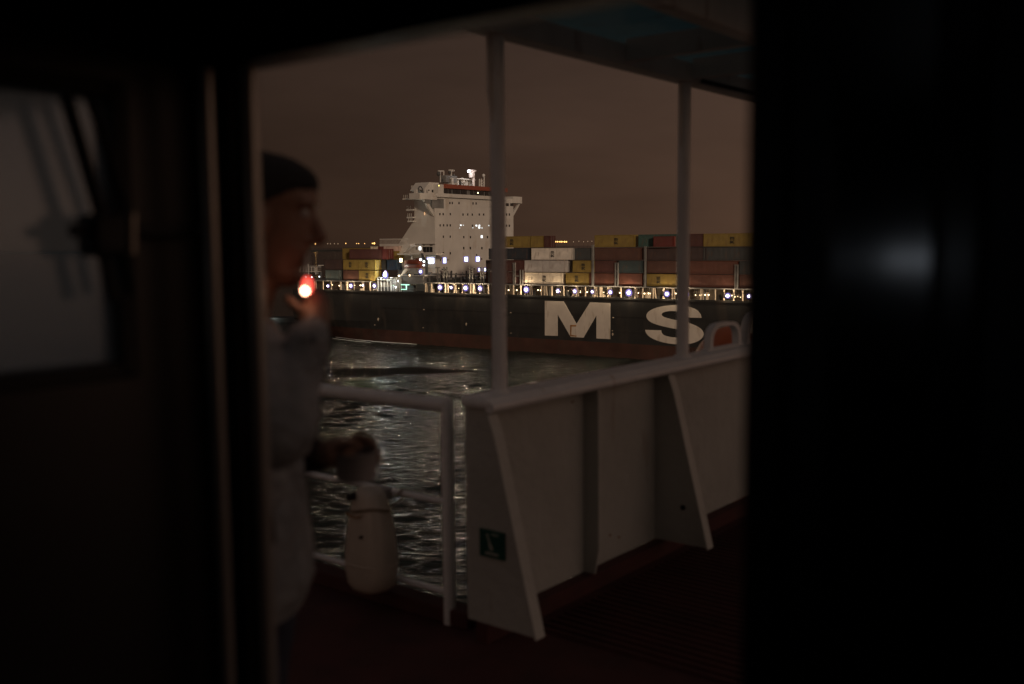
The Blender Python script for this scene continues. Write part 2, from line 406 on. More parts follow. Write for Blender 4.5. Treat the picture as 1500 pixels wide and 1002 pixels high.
# hull lettering
def px_poly(pts, ox, oy, sc): return [ship_px(ox + x / sc, oy + y / sc, 0) for x, y in pts]
def letter(poly, m='letter_paint', nm='hull_letter', d=0.05):
    mb = MB(S); mb.prism([(s, h) for s, h in poly], 1, -d, 0.02)
    # prism with axis 1: polygon is (s,h)
    return mb.build(nm, m, hull)
LM = px_poly([(397, 5), (585, 10), (713, 235), (848, 20), (1050, 27), (1050, 387), (912, 380), (912, 150), (783, 372), (655, 365), (525, 140), (525, 355), (397, 350)], 740, 440, 6.818)
letter(LM)
def smooth_closed(segs, n=5):
    out = []
    for seg in segs:                                   # Catmull-Rom inside each smooth run, corners kept between runs
        P = [np.array(p, float) for p in seg]; Q = [2 * P[0] - P[1]] + P + [2 * P[-1] - P[-2]]
        for i in range(1, len(Q) - 2):
            for k in range(n):
                t = k / n; a, b_, c, d = Q[i - 1], Q[i], Q[i + 1], Q[i + 2]
                out.append(0.5 * ((2 * b_) + (c - a) * t + (2 * a - 5 * b_ + 4 * c - d) * t * t + (3 * b_ - a - 3 * c + d) * t ** 3))
        out.append(P[-1])
    return [tuple(p) for p in out]
S_pts = smooth_closed([[(752, 275), (738, 228), (690, 180), (600, 146), (500, 131), (420, 131), (320, 142), (220, 168), (155, 205), (131, 248), (145, 292), (195, 330), (280, 360), (400, 388), (490, 405), (555, 425), (590, 450), (592, 470), (570, 487), (530, 495), (460, 496), (390, 488), (330, 470), (303, 442), (297, 415)],
                       [(118, 410), (128, 445), (170, 490), (250, 530), (350, 558), (450, 571), (560, 573), (660, 558), (740, 520), (776, 470), (768, 428), (730, 387), (660, 350), (560, 318), (480, 302), (400, 286), (330, 265), (303, 240), (320, 215), (370, 201), (440, 198), (510, 210), (560, 240), (572, 270)]])
letter(px_poly(S_pts, 930, 430, 7.706))
cs, ch = ship_px(1087, 481, 0)
C_pts = []
for i in range(41):
    a = radians(42 + 276 * i / 40); C_pts.append((cs + 8.6 + 8.8 * cos(a), 8.3 + 4.4 * sin(a)))
for i in range(41):
    a = radians(318 - 276 * i / 40); C_pts.append((cs + 8.6 + 4.9 * cos(a), 8.3 + 2.4 * sin(a)))
letter(C_pts)
# rust streak frame inside the M, draft marks and hull symbols
for q in ([(650, 245), (712, 245), (708, 262), (665, 262), (662, 345), (715, 352), (712, 362), (650, 358)],):
    letter(px_poly(q, 740, 440, 6.818), 'rust_stain', 'rust_mark', 0.07)
def mark(x, y, poly, k=1.0): letter([ship_px(x + a * k, y + c * k, 0) for a, c in poly], 'ship_cream', 'hull_mark', 0.06)
ARROW = [(-1.6, 1), (0, -1.2), (1.6, 1), (0.4, 0.6), (-0.4, 0.6)]
DIA = [(0, -2.6), (1.3, -0.6), (0.5, 1.2), (0, 2.4), (-0.5, 1.2), (-1.3, -0.6)]
for x, y in ((748, 458), (898, 465), (621, 453.5)): mark(x, y, ARROW, 0.8)
for x, y in ((554, 468), (683, 475), (897.5, 490)): mark(x, y, DIA, 1.0)
for x, y in ((549, 476), (620, 480), (748.5, 488), (897, 484.5)): mark(x, y, [(-.6, -.6), (.6, -.6), (.6, .6), (-.6, .6)], 1.0)
# hull plate seams (faint ledges)
for h in (6.2, 9.6):
    mb = MB(S); mb.box(-60, 100, -0.018, 0.1, h, h + 0.05); mb.build('hull_seam', 'hull_black', hull)
# deck, hatch coaming, side passage
mb = MB(S); mb.box(-93, 104, 0.3, BEAM - 0.3, HD - 0.6, HD - 0.02); mb.build('weather_deck', 'ship_dark', cargo)
HB = 16.55                       # underside of the container blocks
mb = MB(S); mb.box(-93.5, -63.5, 2.7, 24, HD, HB - 0.25); mb.build('hatch_coaming', 'coaming_brown', cargo)
mb = MB(S); mb.box(-44, 104, 2.7, 24, HD, HB - 0.25); mb.build('hatch_coaming', 'coaming_brown', cargo)
for a, b_ in ((-93.5, -63.5), (-44, 104)):
    mb = MB(S); mb.box(a, b_, 0.35, 24, HB - 0.25, HB); mb.build('hatch_platform', 'ship_grey', cargo)
def in_house(s): return -64 < s < -44.5
s = -92.5; k = 0
while s < 100:
    if not in_house(s):
        w_ = 0.55 + 0.1 * (k % 2)
        mb = MB(S); tk = random.choice((0.16, 0.16, 0.26, 0.34))
        mb.box(s, s + tk, w_, w_ + 0.25, HD, HB - 0.25); mb.build('pillar', 'ship_cream', cargo)
        if random.random() < 0.45:
            mb = MB(S); mb.prism([(s + 0.5, HD), (s + 0.72, HD), (s + 0.45, HB - 0.25), (s + 0.23, HB - 0.25)], 1, w_ + 0.3, w_ + 0.5); mb.build('brace', 'ship_cream', cargo)
    k += 1; s += random.choice((0.9, 1.4, 2.1, 2.6, 3.4))
# deck rail along the edge
for h in (0.45, 0.95):
    mb = MB(S); mb.tube([(-63.5, 0.3, HD + h), (-44.5, 0.3, HD + h)], 0.04, 6); mb.build('guard_rail', 'ship_grey', cargo)
# assorted passage fittings: vents, boxes, reels
for i in range(70):
    s = random.uniform(-92, 100)
    if in_house(s): continue
    mb = MB(S); ln = random.uniform(0.3, 1.1); hh = random.uniform(0.5, 1.9); w_ = random.uniform(1.3, 2.2)
    mb.box(s, s + ln, w_, w_ + 0.4, HD, HD + hh); mb.build('deck_fitting', random.choice(('ship_cream', 'ship_dark', 'ship_dark')), cargo)
LIGHT = {'lamp_core': ((1.0, 0.76, 0.50), 130), 'lamp_white': ((0.86, 0.95, 1.0), 20), 'lamp_flood': ((0.92, 1.0, 0.93), 150)}
def lamp_light(p, r, colour, radiance, parent):
    d = bpy.data.lights.new('lamp_light', 'POINT'); d.color = colour; d.energy = radiance * 39.5 * r * r; d.shadow_soft_size = 0.09
    o = bpy.data.objects.new('lamp_light', d); col.objects.link(o); o.parent = parent; o.location = tuple(np.asarray(p) - np.array(root_loc(parent)))
def deck_lamp(x, y, w=0.9, r=0.40, core='lamp_core', halo=True, parent=cargo):
    if core == 'lamp_core': w, r = 0.12, r * random.uniform(0.55, 1.05)
    s, h = ship_px(x, y, w)
    mb = MB(S); mb.ball((s, w, h), (r, r * 0.7, r * 0.85), 10, 6); L = mb.build('deck_lamp', core, parent)
    if core in LIGHT: lamp_light(S(s, w - r * 0.75 - 0.12, h), r, *LIGHT[core], L)
    if halo:  # glowing violet ring added as the lamp's halo
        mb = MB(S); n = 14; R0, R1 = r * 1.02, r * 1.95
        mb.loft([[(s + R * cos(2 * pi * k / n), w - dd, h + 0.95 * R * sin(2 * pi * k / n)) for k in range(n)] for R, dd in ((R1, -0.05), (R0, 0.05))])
        mb.f = mb.f[:-2]; mb.build('halo_ring', 'lamp_halo', L)
    if core == 'lamp_core':
        mb = MB(S); n = 12; mb.loft([[(s + R * cos(2 * pi * k / n), w + d_, h + R * sin(2 * pi * k / n)) for k in range(n)] for R, d_ in ((r * 1.5, 0.12), (r * 1.3, 0.4), (r * 0.5, 0.5))]); mb.build('lamp_housing', 'ship_grey', L)
    mb = MB(S); mb.box(s - 0.05, s + 0.05, w + 0.5, w + 0.6, h, min(h + 1.5, HB - 0.3) if h < HB - 0.5 else h + 0.6); mb.build('lamp_bracket', 'ship_grey', L)
    return L
for x, y in ((480.5, 419), (514, 418.7), (531.5, 418), (548.3, 418.7), (644.5, 421), (661, 421.3), (682, 422), (703, 422.6), (770.7, 424.3), (817.3, 426.2), (842, 426.6), (894, 428), (921, 428.8), (976.8, 430.6), (1005.3, 431.2), (1066, 433.2), (1097, 434), (1135, 435.3), (1170, 436.5)):
    deck_lamp(x, y, 0.9, 0.44 if x > 600 else 0.40)
deck_lamp(867.5, 427.5, 0.9, 0.28)
for x, y in ((497, 418.5), (745, 425), (752, 424.5), (757, 425), (792, 425.5), (788, 425), (908, 429), (944, 430), (950, 429.8), (1027, 432), (1033, 432), (1038, 432), (990, 430), (860, 428)):
    deck_lamp(x, y, 1.5, 0.17, 'lamp_warm', False)

for i in range(34):                                    # small lights added at random between the floods to brighten the passage
    x = random.uniform(742, 1120) if i < 22 else random.uniform(484, 552) if i < 27 else random.uniform(628, 712)
    yb = 424.6 + (x - 771) * 0.0297
    deck_lamp(x, yb + random.uniform(-0.6, 1.6), random.uniform(1.5, 2.3), random.uniform(0.08, 0.15), 'lamp_warm', False)
# ------------------------------------------------------------------ bridge tower
lo, hi = -80.0, -20.0
for _ in range(50):                                    # the tower front stands where the near wing tip meets the hull side
    mid = (lo + hi) / 2; w_, h_ = front_px(613, 290, mid)
    if w_ > 0.0: lo = mid
    else: hi = mid
SF = mid
def fp(x, y): return front_px(x, y, SF)
WC = fp(637, 320)[0]; W1 = fp(752, 320)[0]; W2 = fp(763, 293)[0]
HBR = fp(690, 288)[1]                                  # bridge deck level
def sp(x, y, w=None): return ship_px(x, y, WC if w is None else w)
tower_poly = [(SF, HD - 0.3), (SF, HBR)] + [sp(607, 291.5), sp(607, 322), sp(588, 351), sp(582, 360)] + [(sp(582, 360)[0], HD - 0.3)]
mb = MB(S)
n = len(tower_poly)
mb.add([(s, w, h) for w in (WC, W1) for s, h in tower_poly], [list(range(n))[::-1], [n + i for i in range(n)]] + [(i, (i + 1) % n, n + (i + 1) % n, n + i) for i in range(n)])
tower = mb.build('bridge_tower', 'ship_white', cargo)
# faint horizontal deck seams on tower front
for y in (303, 320, 337, 354, 371):
    h = fp(690, y)[1]
    mb = MB(S); mb.box(SF, SF + 0.03, WC, W1, h, h + 0.08); mb.build('deck_seam', 'ship_white', tower)
def front_box(x, y, wpx, hpx, m, nm, proud=0.05, dp=0.15):
    w0, h1 = fp(x - wpx / 2, y - hpx / 2); w1, h0 = fp(x + wpx / 2, y + hpx / 2)
    mb = MB(S); mb.box(SF - dp, SF + proud, w0, w1, h0, h1); return mb.build(nm, m, tower)
def zx(x): return 580 + x / 7.5
def zy(y): return 235 + y / 7.5
rows = {468: (592, 618, 692, 846, 880), 590: (482, 518, 596, 736, 788, 838, 915, 963, 1215, 1245), 713: (485, 523, 562, 596, 840, 1215, 1245),
        838: (520, 596, 745, 818, 1005), 960: (745, 818, 945), 1020: (520, 596)}
for y, xs in rows.items():
    for x in xs:
        yy = zy(y) + (0.6 if x > 700 else 0)
        front_box(zx(x), yy, 1.7, 3.4, 'dark_glass', 'window')
for x, y, w_, h_, mm in ((712, 712, 1.8, 1.8, 'lamp_window'), (740, 712, 1.2, 1.2, 'lamp_faint'), (883, 716, 2.0, 2.2, 'lamp_window'), (917, 715, 1.8, 2.0, 'lamp_window'), (915, 738, 2.4, 2.4, 'lamp_window'), (945, 742, 1.5, 1.6, 'lamp_faint'), (905, 722, 1.2, 1.2, 'lamp_faint'), (845, 740, 1.2, 1.2, 'lamp_faint'), (700, 742, 1.0, 1.0, 'lamp_faint'), (1020, 716, 1.5, 1.5, 'lamp_faint'), (942, 838, 2.6, 3.8, 'lamp_window')):
    front_box(zx(x), zy(y), w_, h_, mm, 'lit_window')
for x, y, w_, h_ in ((651, 381.5, 3.6, 7.2), (682.6, 379.7, 4.2, 6.0), (699.5, 379.5, 4.2, 6.0), (702.5, 395, 3, 3.6), (709.5, 395, 3, 3.6)):
    f = front_box(x, y, w_, h_, 'lobby_window', 'lit_window', 0.12)
    front_box(x, y, w_ + 2.4, h_ + 2.0, 'lamp_halo', 'window_halo', 0.06)  # glowing plate added as a halo around the lit pane
for x, y in ((645, 381), (656, 380.5), (705.5, 379.5), (679, 362.8), (688.5, 362.8), (705.5, 363.2), (698, 373.5)):
    front_box(x, y, 1.4, 2.6, 'dark_glass', 'window')
# bridge deck: navigating house with its window band, red visor, wings
BF = SF + 0.8
w0 = fp(632, 288)[0]; h_sill, h_head = fp(690, 286)[1], fp(690, 278.6)[1]; h_top = fp(690, 273.4)[1]
mb = MB(S); mb.box(SF - 9, BF - 0.35, fp(640, 285)[0], fp(738, 285)[0], HBR - 0.1, h_top); mb.build('navigating_bridge', 'ship_white', cargo)
mb = MB(S); mb.box(BF - 0.4, BF + 0.5, fp(648, 275)[0], fp(738, 275)[0], h_head, h_top + 0.12); mb.build('red_visor', 'visor_red', cargo)
mb = MB(S); mb.box(BF - 0.35, BF, WC, fp(738, 287)[0], HBR - 0.6, h_sill); mb.build('bridge_front', 'ship_white', cargo)
mb = MB(S); mb.box(BF - 0.35, BF - 0.3, fp(648, 281)[0], fp(738, 281)[0], h_sill, h_head); mb.build('window_band', 'ship_grey', cargo)
for a, b_ in ((510, 550), (560, 590), (605, 645), (648, 685), (695, 725), (728, 757), (800, 832), (845, 890), (900, 945), (960, 998), (1010, 1050), (1065, 1100), (1115, 1150)):
    w0_, w1_ = fp(zx(a), 281)[0], fp(zx(b_), 281)[0]
    mb = MB(S); mb.box(BF - 0.3, BF - 0.1, w0_, w1_, h_sill + 0.02, h_head - 0.02); mb.build('bridge_window', 'dark_glass', cargo)
mb = MB(S); mb.ball((BF - 0.05, fp(697, 281)[0], (h_sill + h_head) / 2), 0.18, 8, 6); mb.build('instrument_light', 'lamp_warm', cargo)
mb = MB(S); mb.ball((BF - 0.4, fp(641, 275)[0], h_head + 0.6), 0.20, 8, 6); mb.build('marker_light', 'lamp_yellow', cargo)
# wing beams
wing_t = fp(620, 283)[1]; wing_b = fp(620, 292)[1]
mb = MB(S); mb.box(SF - 3.2, BF - 0.37, 0.0, WC + 0.5, wing_b, wing_t); wingL = mb.build('bridge_wing', 'ship_white', cargo)
mb = MB(S); mb.add([(SF - a, w_, h) for a in (0.2, 0.8) for w_, h in ((2.2, wing_b), (3.6, wing_b), (WC, wing_b - 3.4), (WC, wing_b - 4.5))], [(0, 1, 2, 3), (7, 6, 5, 4), (0, 4, 5, 1), (1, 5, 6, 2), (2, 6, 7, 3), (3, 7, 4, 0)]); mb.build('wing_bracket', 'ship_white', cargo)
wb2 = fp(760, 298)[1]; wt2 = fp(760, 288.4)[1]
mb = MB(S); mb.box(SF - 3.2, BF - 0.37, W1 - 0.5, W2, wb2, wt2); mb.build('bridge_wing', 'ship_white', cargo)
mb = MB(S); mb.add([(SF - a, w_, h) for a in (0.2, 0.8) for w_, h in ((W2, wb2), (W2 - 0.7, wb2), (W1, wb2 - 3.0), (W1, wb2 - 4.2))], [(0, 1, 2, 3), (7, 6, 5, 4), (0, 4, 5, 1), (1, 5, 6, 2), (2, 6, 7, 3), (3, 7, 4, 0)]); mb.build('wing_bracket', 'ship_white', cargo)
for x in (743, 749.5):
    w0_, h1_ = fp(x - 2.2, 297.5); w1_, h0_ = fp(x + 2.2, 302)
    mb = MB(S); mb.box(SF - 0.1, SF + 0.06, w0_, w1_, h0_, h1_); mb.build('window', 'dark_glass', tower)
for x0, x1 in ((623, 630.5), (633.5, 646)):
    w0_, h1_ = fp(x0, 292.3); w1_, h0_ = fp(x1, 298)
    mb = MB(S); mb.box(SF - 0.6, SF + 0.06, w0_, w1_, h0_, h1_); mb.build('wing_recess', 'ship_grey', cargo)
mb = MB(S); q = fp(641, 301); mb.box(SF - 0.1, SF + 0.04, fp(633, 300)[0], fp(650, 300)[0], fp(640, 305)[1], fp(640, 291)[1]); mb.build('grey_panel', 'ship_grey', tower)
# wing end clutter: rail arch, consoles
mb = MB(S); c0 = (SF - 1, 0.6, wing_t)
mb.tube([(SF - 1, 0.9 + 2.2 * (0.5 - 0.5 * cos(pi * i / 8)), wing_t + 1.8 * sin(pi * i / 8)) for i in range(9)], 0.16, 6); mb.build('rail_arch', 'ship_dark', cargo)
for i, (w_, hh, ln) in enumerate(((0.3, 1.0, 0.5), (3.6, 1.2, 0.8), (5.0, 0.8, 1.2))):
    mb = MB(S); mb.box(SF - 1.8, SF - 0.9, w_, w_ + ln, wing_t, wing_t + hh); mb.build('wing_console', 'ship_white', cargo)
mb = MB(S); hA = fp(640, 267)[1]
mb.prism([(WC + 0.2, wing_t), (fp(648, 270)[0], wing_t), (fp(648, 270)[0], hA), (fp(634, 270)[0], hA), (fp(626, 276)[0], wing_t + 1)], 0, SF - 6, SF - 1.2); mb.build('stair_house', 'ship_white', cargo)
for x in (629, 633, 638.5, 645):
    mb = MB(S); w_, h_ = fp(x, 279.7); mb.box(SF - 1.3, SF - 1.12, w_ - 0.3, w_ + 0.3, h_ - 0.35, h_ + 0.35); mb.build('window', 'dark_glass', tower)
mb = MB(S); w_, h_ = fp(739, 283); mb.box(SF - 2, SF - 0.5, w_ - 1.0, w_ + 0.8, HBR, h_ + 1.2); mb.build('wing_console', 'ship_white', cargo)
# side ledges and rails aft of the wing
for (x0, y) in ((594, 291.8), (599, 307.8), (600, 318.8), (601, 324.5)):
    s0, h0 = sp(x0, y); mb = MB(S); mb.box(s0, sp(609, y)[0], WC - 1.2, WC + 4, h0 - 0.18, h0 + 0.18); mb.build('side_ledge', 'ship_white', cargo)
    for j in range(3):
        mb = MB(S); mb.box(s0 + 0.3 + j * 0.6, s0 + 0.38 + j * 0.6, WC - 1.15, WC - 1.05, h0, h0 + 1.1); mb.build('rail_post', 'ship_white', cargo)
mb = MB(S); s0, h0 = sp(622.5, 313); mb.ball((s0, WC - 0.2, h0), (0.14, 0.14, 0.45), 8, 6); mb.build('wall_light', mat('lamp_orange_dim', (1, 1, 1), emit=(1.0, 0.45, 0.12), estr=0.55), cargo)
# roof: radar mast, lit mast, lattice aerials
def rod(pts, r, m='ship_white', nm='aerial', sg=6): mb = MB(S); mb.tube(pts, r, sg); return mb.build(nm, m, cargo)
def fr(x, y, s=-4.0):
    w_, h_ = front_px(x, y, SF + s); return (SF + s, w_, h_)
mb = MB(S); a = fr(656, 273); b_ = fr(690, 273); hR = fr(660, 261.5)[2]
mb.box(SF - 5, SF - 2.5, a[1], a[1] + 0.7, h_top, hR); mb.build('mast_leg', 'ship_white', cargo)
for x in (662, 668, 674, 681, 688):
    mb = MB(S); q = fr(x, 273); mb.box(SF - 4.6, SF - 3.4, q[1], q[1] + 0.55, h_top, fr(x, 262 + random.uniform(-1, 3))[2]); mb.build('mast_leg', 'ship_white', cargo)
mb = MB(S); mb.box(SF - 5.2, SF - 2.8, fr(654, 262)[1], fr(692, 262)[1], fr(670, 263)[2], fr(670, 261.6)[2]); mb.build('mast_platform', 'ship_white', cargo)
mb = MB(S); mb.box(SF - 5.2, SF - 2.8, fr(648, 266)[1], fr(664, 266)[1], fr(650, 267)[2], fr(650, 257)[2]); mb.build('mast_house', 'ship_grey', cargo)
rod([fr(642, 250.6), fr(650, 250.8)], 0.22, nm='radar_scanner'); rod([fr(658, 249.5), fr(665, 250)], 0.28, nm='radar_scanner')
rod([fr(645, 252), fr(645, 267)], 0.16); rod([fr(650, 251), fr(650, 258)], 0.18); rod([fr(661, 249), fr(661, 262)], 0.25); rod([fr(665, 255), fr(665, 262)], 0.18)
for x, y, r in ((642.5, 254.5, 0.55), (664.5, 259.5, 0.7), (675, 269, 0.7), (649.5, 264, 0.6), (659, 252.5, 0.45)):
    mb = MB(S); mb.ball(fr(x, y), (r, r, r * 1.2), 8, 6); mb.build('dark_fitting', 'ship_dark', cargo)
mb = MB(S); q = fr(677, 265); mb.ball(q, (0.9, 0.9, 0.9), 10, 8); mb.build('dome_aerial', 'ship_white', cargo)
for x0, y0, x1, y1 in ((668, 262, 672, 270), (672, 262, 667, 270), (680, 262, 684, 272), (684, 262, 680, 272)):
    rod([fr(x0, y0), fr(x1, y1)], 0.12)
# bright mast
mb = MB(S); q0 = fr(694, 274, -2); q1 = fr(693, 250, -2)
mb.tube([q0, fr(693.3, 262, -2), q1], [0.32, 0.42, 0.55], 8); mb.build('lit_mast', 'mast_white', cargo)
mb = MB(S); q = fr(693, 250.3, -2); mb.box(q[0] - 0.5, q[0] + 0.5, fr(689.5, 250, -2)[1], fr(695.5, 250, -2)[1], q[2] - 0.2, q[2] + 0.25); mb.build('mast_crosstree', 'mast_white', cargo)
mb = MB(S); q = fr(691, 255.3, -2); mb.box(q[0] - 0.5, q[0] + 0.5, q[1] - 0.6, q[1] + 0.4, q[2] - 0.9, q[2] + 0.5); mb.build('mast_box', 'mast_white', cargo)
mb = MB(S); q = fr(686.7, 250.8, -0.9); mb.ball(q, 0.42, 10, 6); mb.build('mast_lamp', mat('lamp_mast', (1, 1, 1), emit=(0.95, 0.92, 1.0), estr=6), cargo)
lamp_light(S(q[0] + 0.5, q[1] + 0.4, q[2] - 0.2), 0.42, (1.0, 0.93, 0.92), 55, cargo)
rod([fr(686.7, 251.2, -1.4), fr(692, 251.2, -2)], 0.06)
for x in (702, 705, 709): rod([fr(x, 274), fr(x + 0.3, 262 if x < 709 else 256)], 0.17)
for y0, y1 in ((263, 267), (267, 271), (271, 274)): rod([fr(702, y0), fr(709, y1)], 0.08); rod([fr(709, y0), fr(702, y1)], 0.08)
mb = MB(S); mb.ball(fr(708.3, 257), 0.5, 8, 6); mb.build('ball_aerial', 'ship_white', cargo)
# funnel casing hint aft of wheelhouse
# lower works aft of the tower side: platform, struts, boat deck
def side_box(x0, x1, y0, y1, w0, w1, m, nm):
    s0, h1 = ship_px(x0, y0, w0); s1, h0 = ship_px(x1, y1, w0)
    mb = MB(S); mb.box(s0, s1, w0, w1, h0, h1); return mb.build(nm, m, cargo)
WS = WC - 2.5
side_box(556, 600, 357.5, 361, WS, WC + 3, 'ship_white', 'aft_platform')
for x in np.arange(556.5, 596, 1.6): side_box(x, x + 0.35, 350.2, 357.5, WS, WS + 0.08, 'ship_white', 'rail_post')
side_box(556, 597, 349.9, 350.6, WS, WS + 0.08, 'ship_white', 'guard_rail')
mb = MB(S); mb.prism([ship_px(567, 360, WS), ship_px(571, 360, WS), ship_px(582, 376, WS), ship_px(577.5, 376, WS)], 1, WS, WS + 0.8); mb.build('platform_strut', 'ship_white', cargo)
mb = MB(S); mb.prism([ship_px(589, 361, WS), ship_px(600, 361, WS), ship_px(590, 372, WS), ship_px(583, 373, WS)], 1, WS, WS + 1.5); mb.build('stair_flank', 'ship_white', cargo)
side_box(582, 638, 371.5, 373.2, 1.0, WC, 'ship_white', 'boat_deck')
side_box(597, 637, 356.3, 357.3, WC - 0.8, WC, 'ship_white', 'side_ledge')
side_box(619.5, 633.5, 361.5, 369.5, WC - 0.06, WC + 0.05, 'dark_glass', 'dark_opening')
side_box(619, 622.3, 358.6, 359.8, WC - 0.06, WC + 0.05, 'dark_glass', 'window'); side_box(629.5, 633.5, 358.6, 359.8, WC - 0.06, WC + 0.05, 'dark_glass', 'window')
for x in (624, 628.5): side_box(x, x + 0.5, 361.5, 369.5, WC - 0.12, WC + 0.02, 'ship_grey', 'mullion')
side_box(613.7, 616.3, 361.5, 366, WC - 0.1, WC + 0.05, 'lobby_window', 'lit_window')
side_box(609, 611, 362, 366, WC - 0.06, WC + 0.05, 'ship_grey', 'door')
side_box(585.3, 588.3, 378.5, 384, 1.4, 1.7, 'lamp_warm', 'lit_window')
# lifeboat
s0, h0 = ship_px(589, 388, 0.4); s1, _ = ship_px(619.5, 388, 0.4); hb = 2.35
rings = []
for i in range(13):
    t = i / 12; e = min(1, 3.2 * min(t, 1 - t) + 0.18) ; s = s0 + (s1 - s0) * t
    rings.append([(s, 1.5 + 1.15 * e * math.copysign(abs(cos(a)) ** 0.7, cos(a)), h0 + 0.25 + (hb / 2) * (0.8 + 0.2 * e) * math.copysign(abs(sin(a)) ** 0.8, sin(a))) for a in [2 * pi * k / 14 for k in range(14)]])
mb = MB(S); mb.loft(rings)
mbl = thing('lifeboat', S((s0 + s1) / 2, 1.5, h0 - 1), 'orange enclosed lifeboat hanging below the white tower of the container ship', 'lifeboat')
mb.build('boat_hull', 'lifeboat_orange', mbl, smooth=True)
mb = MB(S); mb.box(s0 + 1.2, s1 - 1, 0.25, 0.34, h0 + 0.1, h0 + 0.22); mb.build('rubbing_strake', 'ship_dark', mbl)
mb = MB(S); mb.box(s0 + 4.2, s0 + 5.2, 1.0, 2.0, h0 + 1.3, h0 + 1.8); mb.build('steering_hatch', 'lifeboat_orange', mbl)
for x in (596, 615):
    s, h = ship_px(x, 388, 1.0)
    mb = MB(S); mb.tube([(s, 3.2, h + 0.5), (s, 3.0, h + 2.6), (s + 0.3, 2.0, h + 3.3), (s + 0.4, 1.2, h + 3.0)], 0.2, 6); mb.build('davit', 'ship_white', cargo)
side_box(617, 619.5, 371, 383, 0.6, 0.9, 'ship_dark', 'davit_post')
mb = MB(S); mb.prism([ship_px(616.5, 371, 0.5), ship_px(618, 371, 0.5), ship_px(625, 384, 0.5), ship_px(623, 384, 0.5)], 1, 0.5, 0.8); mb.build('davit_arm', 'ship_dark', cargo)
side_box(622.5, 626.5, 380, 402, 0.7, 1.0, 'ship_dark', 'davit_post')
for x, y, r in ((616, 380.3, 0.42), (621, 383, 0.38), (620.7, 388.5, 0.34), (616.2, 398, 0.46)):
    deck_lamp(x, y, 0.45, r * 0.85, 'lobby_window', y > 395)
# lit lobby beside the boat
side_box(622, 638, 375, 392.5, WC - 0.4, WC - 0.3, 'ship_white', 'lobby_panel')
for x in (628, 633): side_box(x - 2.2, x + 2.2, 378, 385.5, WC - 0.6, WC - 0.42, 'lobby_window', 'lit_window')
side_box(624.6, 636.4, 377, 386.5, WC - 0.42, WC - 0.40, 'lamp_halo', 'window_frame')  # glowing plate behind the panes, added as their halo
# lower house under the boat
side_box(588, 620, 404.5, 416.5, 0.6, 6, 'ship_grey', 'mooring_house')
side_box(588, 622, 403.2, 404.6, 0.3, 6, 'ship_white', 'house_roof')
for x in (590, 606): side_box(x, x + 6, 401, 405, 1.2, 2.6, 'ship_dark', 'winch')
mb = MB(S); mb.prism([ship_px(586, 404, 1.5), ship_px(590, 404, 1.5), ship_px(599, 393, 1.5), ship_px(593, 393, 1.5)], 1, 1.5, 2.2); mb.build('stair_flight', 'ship_cream', cargo)
for x, y in ((584.5, 404), (600, 403.5)): deck_lamp(x, y, 0.5, 0.26, 'lamp_warm', False)
side_box(583, 606, 418, 430, 3, 4, 'ship_dark', 'recess_wall')
side_box(587, 599, 416.5, 417.7, 0.6, 0.8, 'lamp_green', 'strip_light'); side_box(587, 595, 423.5, 424.4, 0.6, 0.8, 'lamp_green', 'strip_light')
side_box(594.5, 595.3, 417.5, 423.5, 0.6, 0.8, 'lamp_green', 'strip_light')
mat('lamp_flood', (1, 1, 1), emit=(0.92, 1.0, 0.93), estr=6)
# brightly lit gangway gallery by the stern
deck_lamp(564.3, 403.0, 0.2, 0.55, 'lamp_flood'); deck_lamp(564.5, 398.5, 0.3, 0.40, 'lamp_core')
GAL = 1.4
side_box(552, 588, 409.4, 410.6, 0.3, 3, 'ship_white', 'gallery_floor'); side_box(553, 575, 406.2, 407.2, 0.5, 3, 'ship_white', 'gallery_floor')
side_box(553, 588, 408, 428, 3.4, 3.6, 'ship_white', 'gallery_wall')
for x in (553, 557.5, 562, 567, 571.5, 575, 577.5, 580, 583.5, 586.5): side_box(x, x + random.choice((0.6, 0.9, 1.4)), 408 + random.uniform(-2, 2), 428, 0.5, 0.8, 'ship_white', 'gallery_post')
for y in (413.5, 417, 421, 424.5): side_box(554, 588, y, y + 0.6, 0.7, 0.9, 'ship_white' if y < 420 else 'ship_grey', 'gallery_rail')
for x, y, w_, h_ in ((558, 411, 5, 3), (569, 412, 4, 3), (574, 414, 3, 6), (556, 420, 8, 6), (566, 420, 8, 7)): side_box(x, x + w_, y, y + h_, 2.2, 2.8, 'ship_dark', 'gallery_machine')
deck_lamp(580, 421, 1.6, 0.30, 'lamp_white', False); deck_lamp(584, 412, 1.6, 0.26, 'lamp_white', False); deck_lamp(576, 418, 2.0, 0.22, 'lamp_green', False)
deck_lamp(568, 417.3, 1.0, 0.13, 'lamp_warm', False)
# pipes, vents and lashing gear in front of the tower
sA = ship_px(622, 410, 3)[0]; sB = ship_px(716, 410, 3)[0]
for i in range(95):
    s = random.uniform(sA + 0.5, sB + 3); w_ = random.uniform(1.2, 14); hh = random.uniform(1.5, 5.6) * (1.0 if random.random() < 0.8 else 1.25)
    mb = MB(S); r = random.uniform(0.08, 0.42); mb.box(s, s + r, w_, w_ + 0.35, HD, HD + hh)
    if random.random() < 0.35: mb.box(s - 0.5, s + r + 0.5, w_ - 0.1, w_ + 0.45, HD + hh - 0.35, HD + hh)
    mb.build('deck_post', random.choice(('ship_dark', 'ship_dark', 'ship_grey')), cargo)
for h_ in (1.5, 3.0, 4.6):
    mb = MB(S); mb.box(sA, sB, 6.2, 6.5, HD + h_, HD + h_ + 0.25); mb.build('pipe_run', 'ship_dark', cargo)
mb = MB(S); mb.box(sA, sB + 2, 7, 24, HD, HD + 3.6); mb.build('hatch_block', 'ship_dark', cargo)
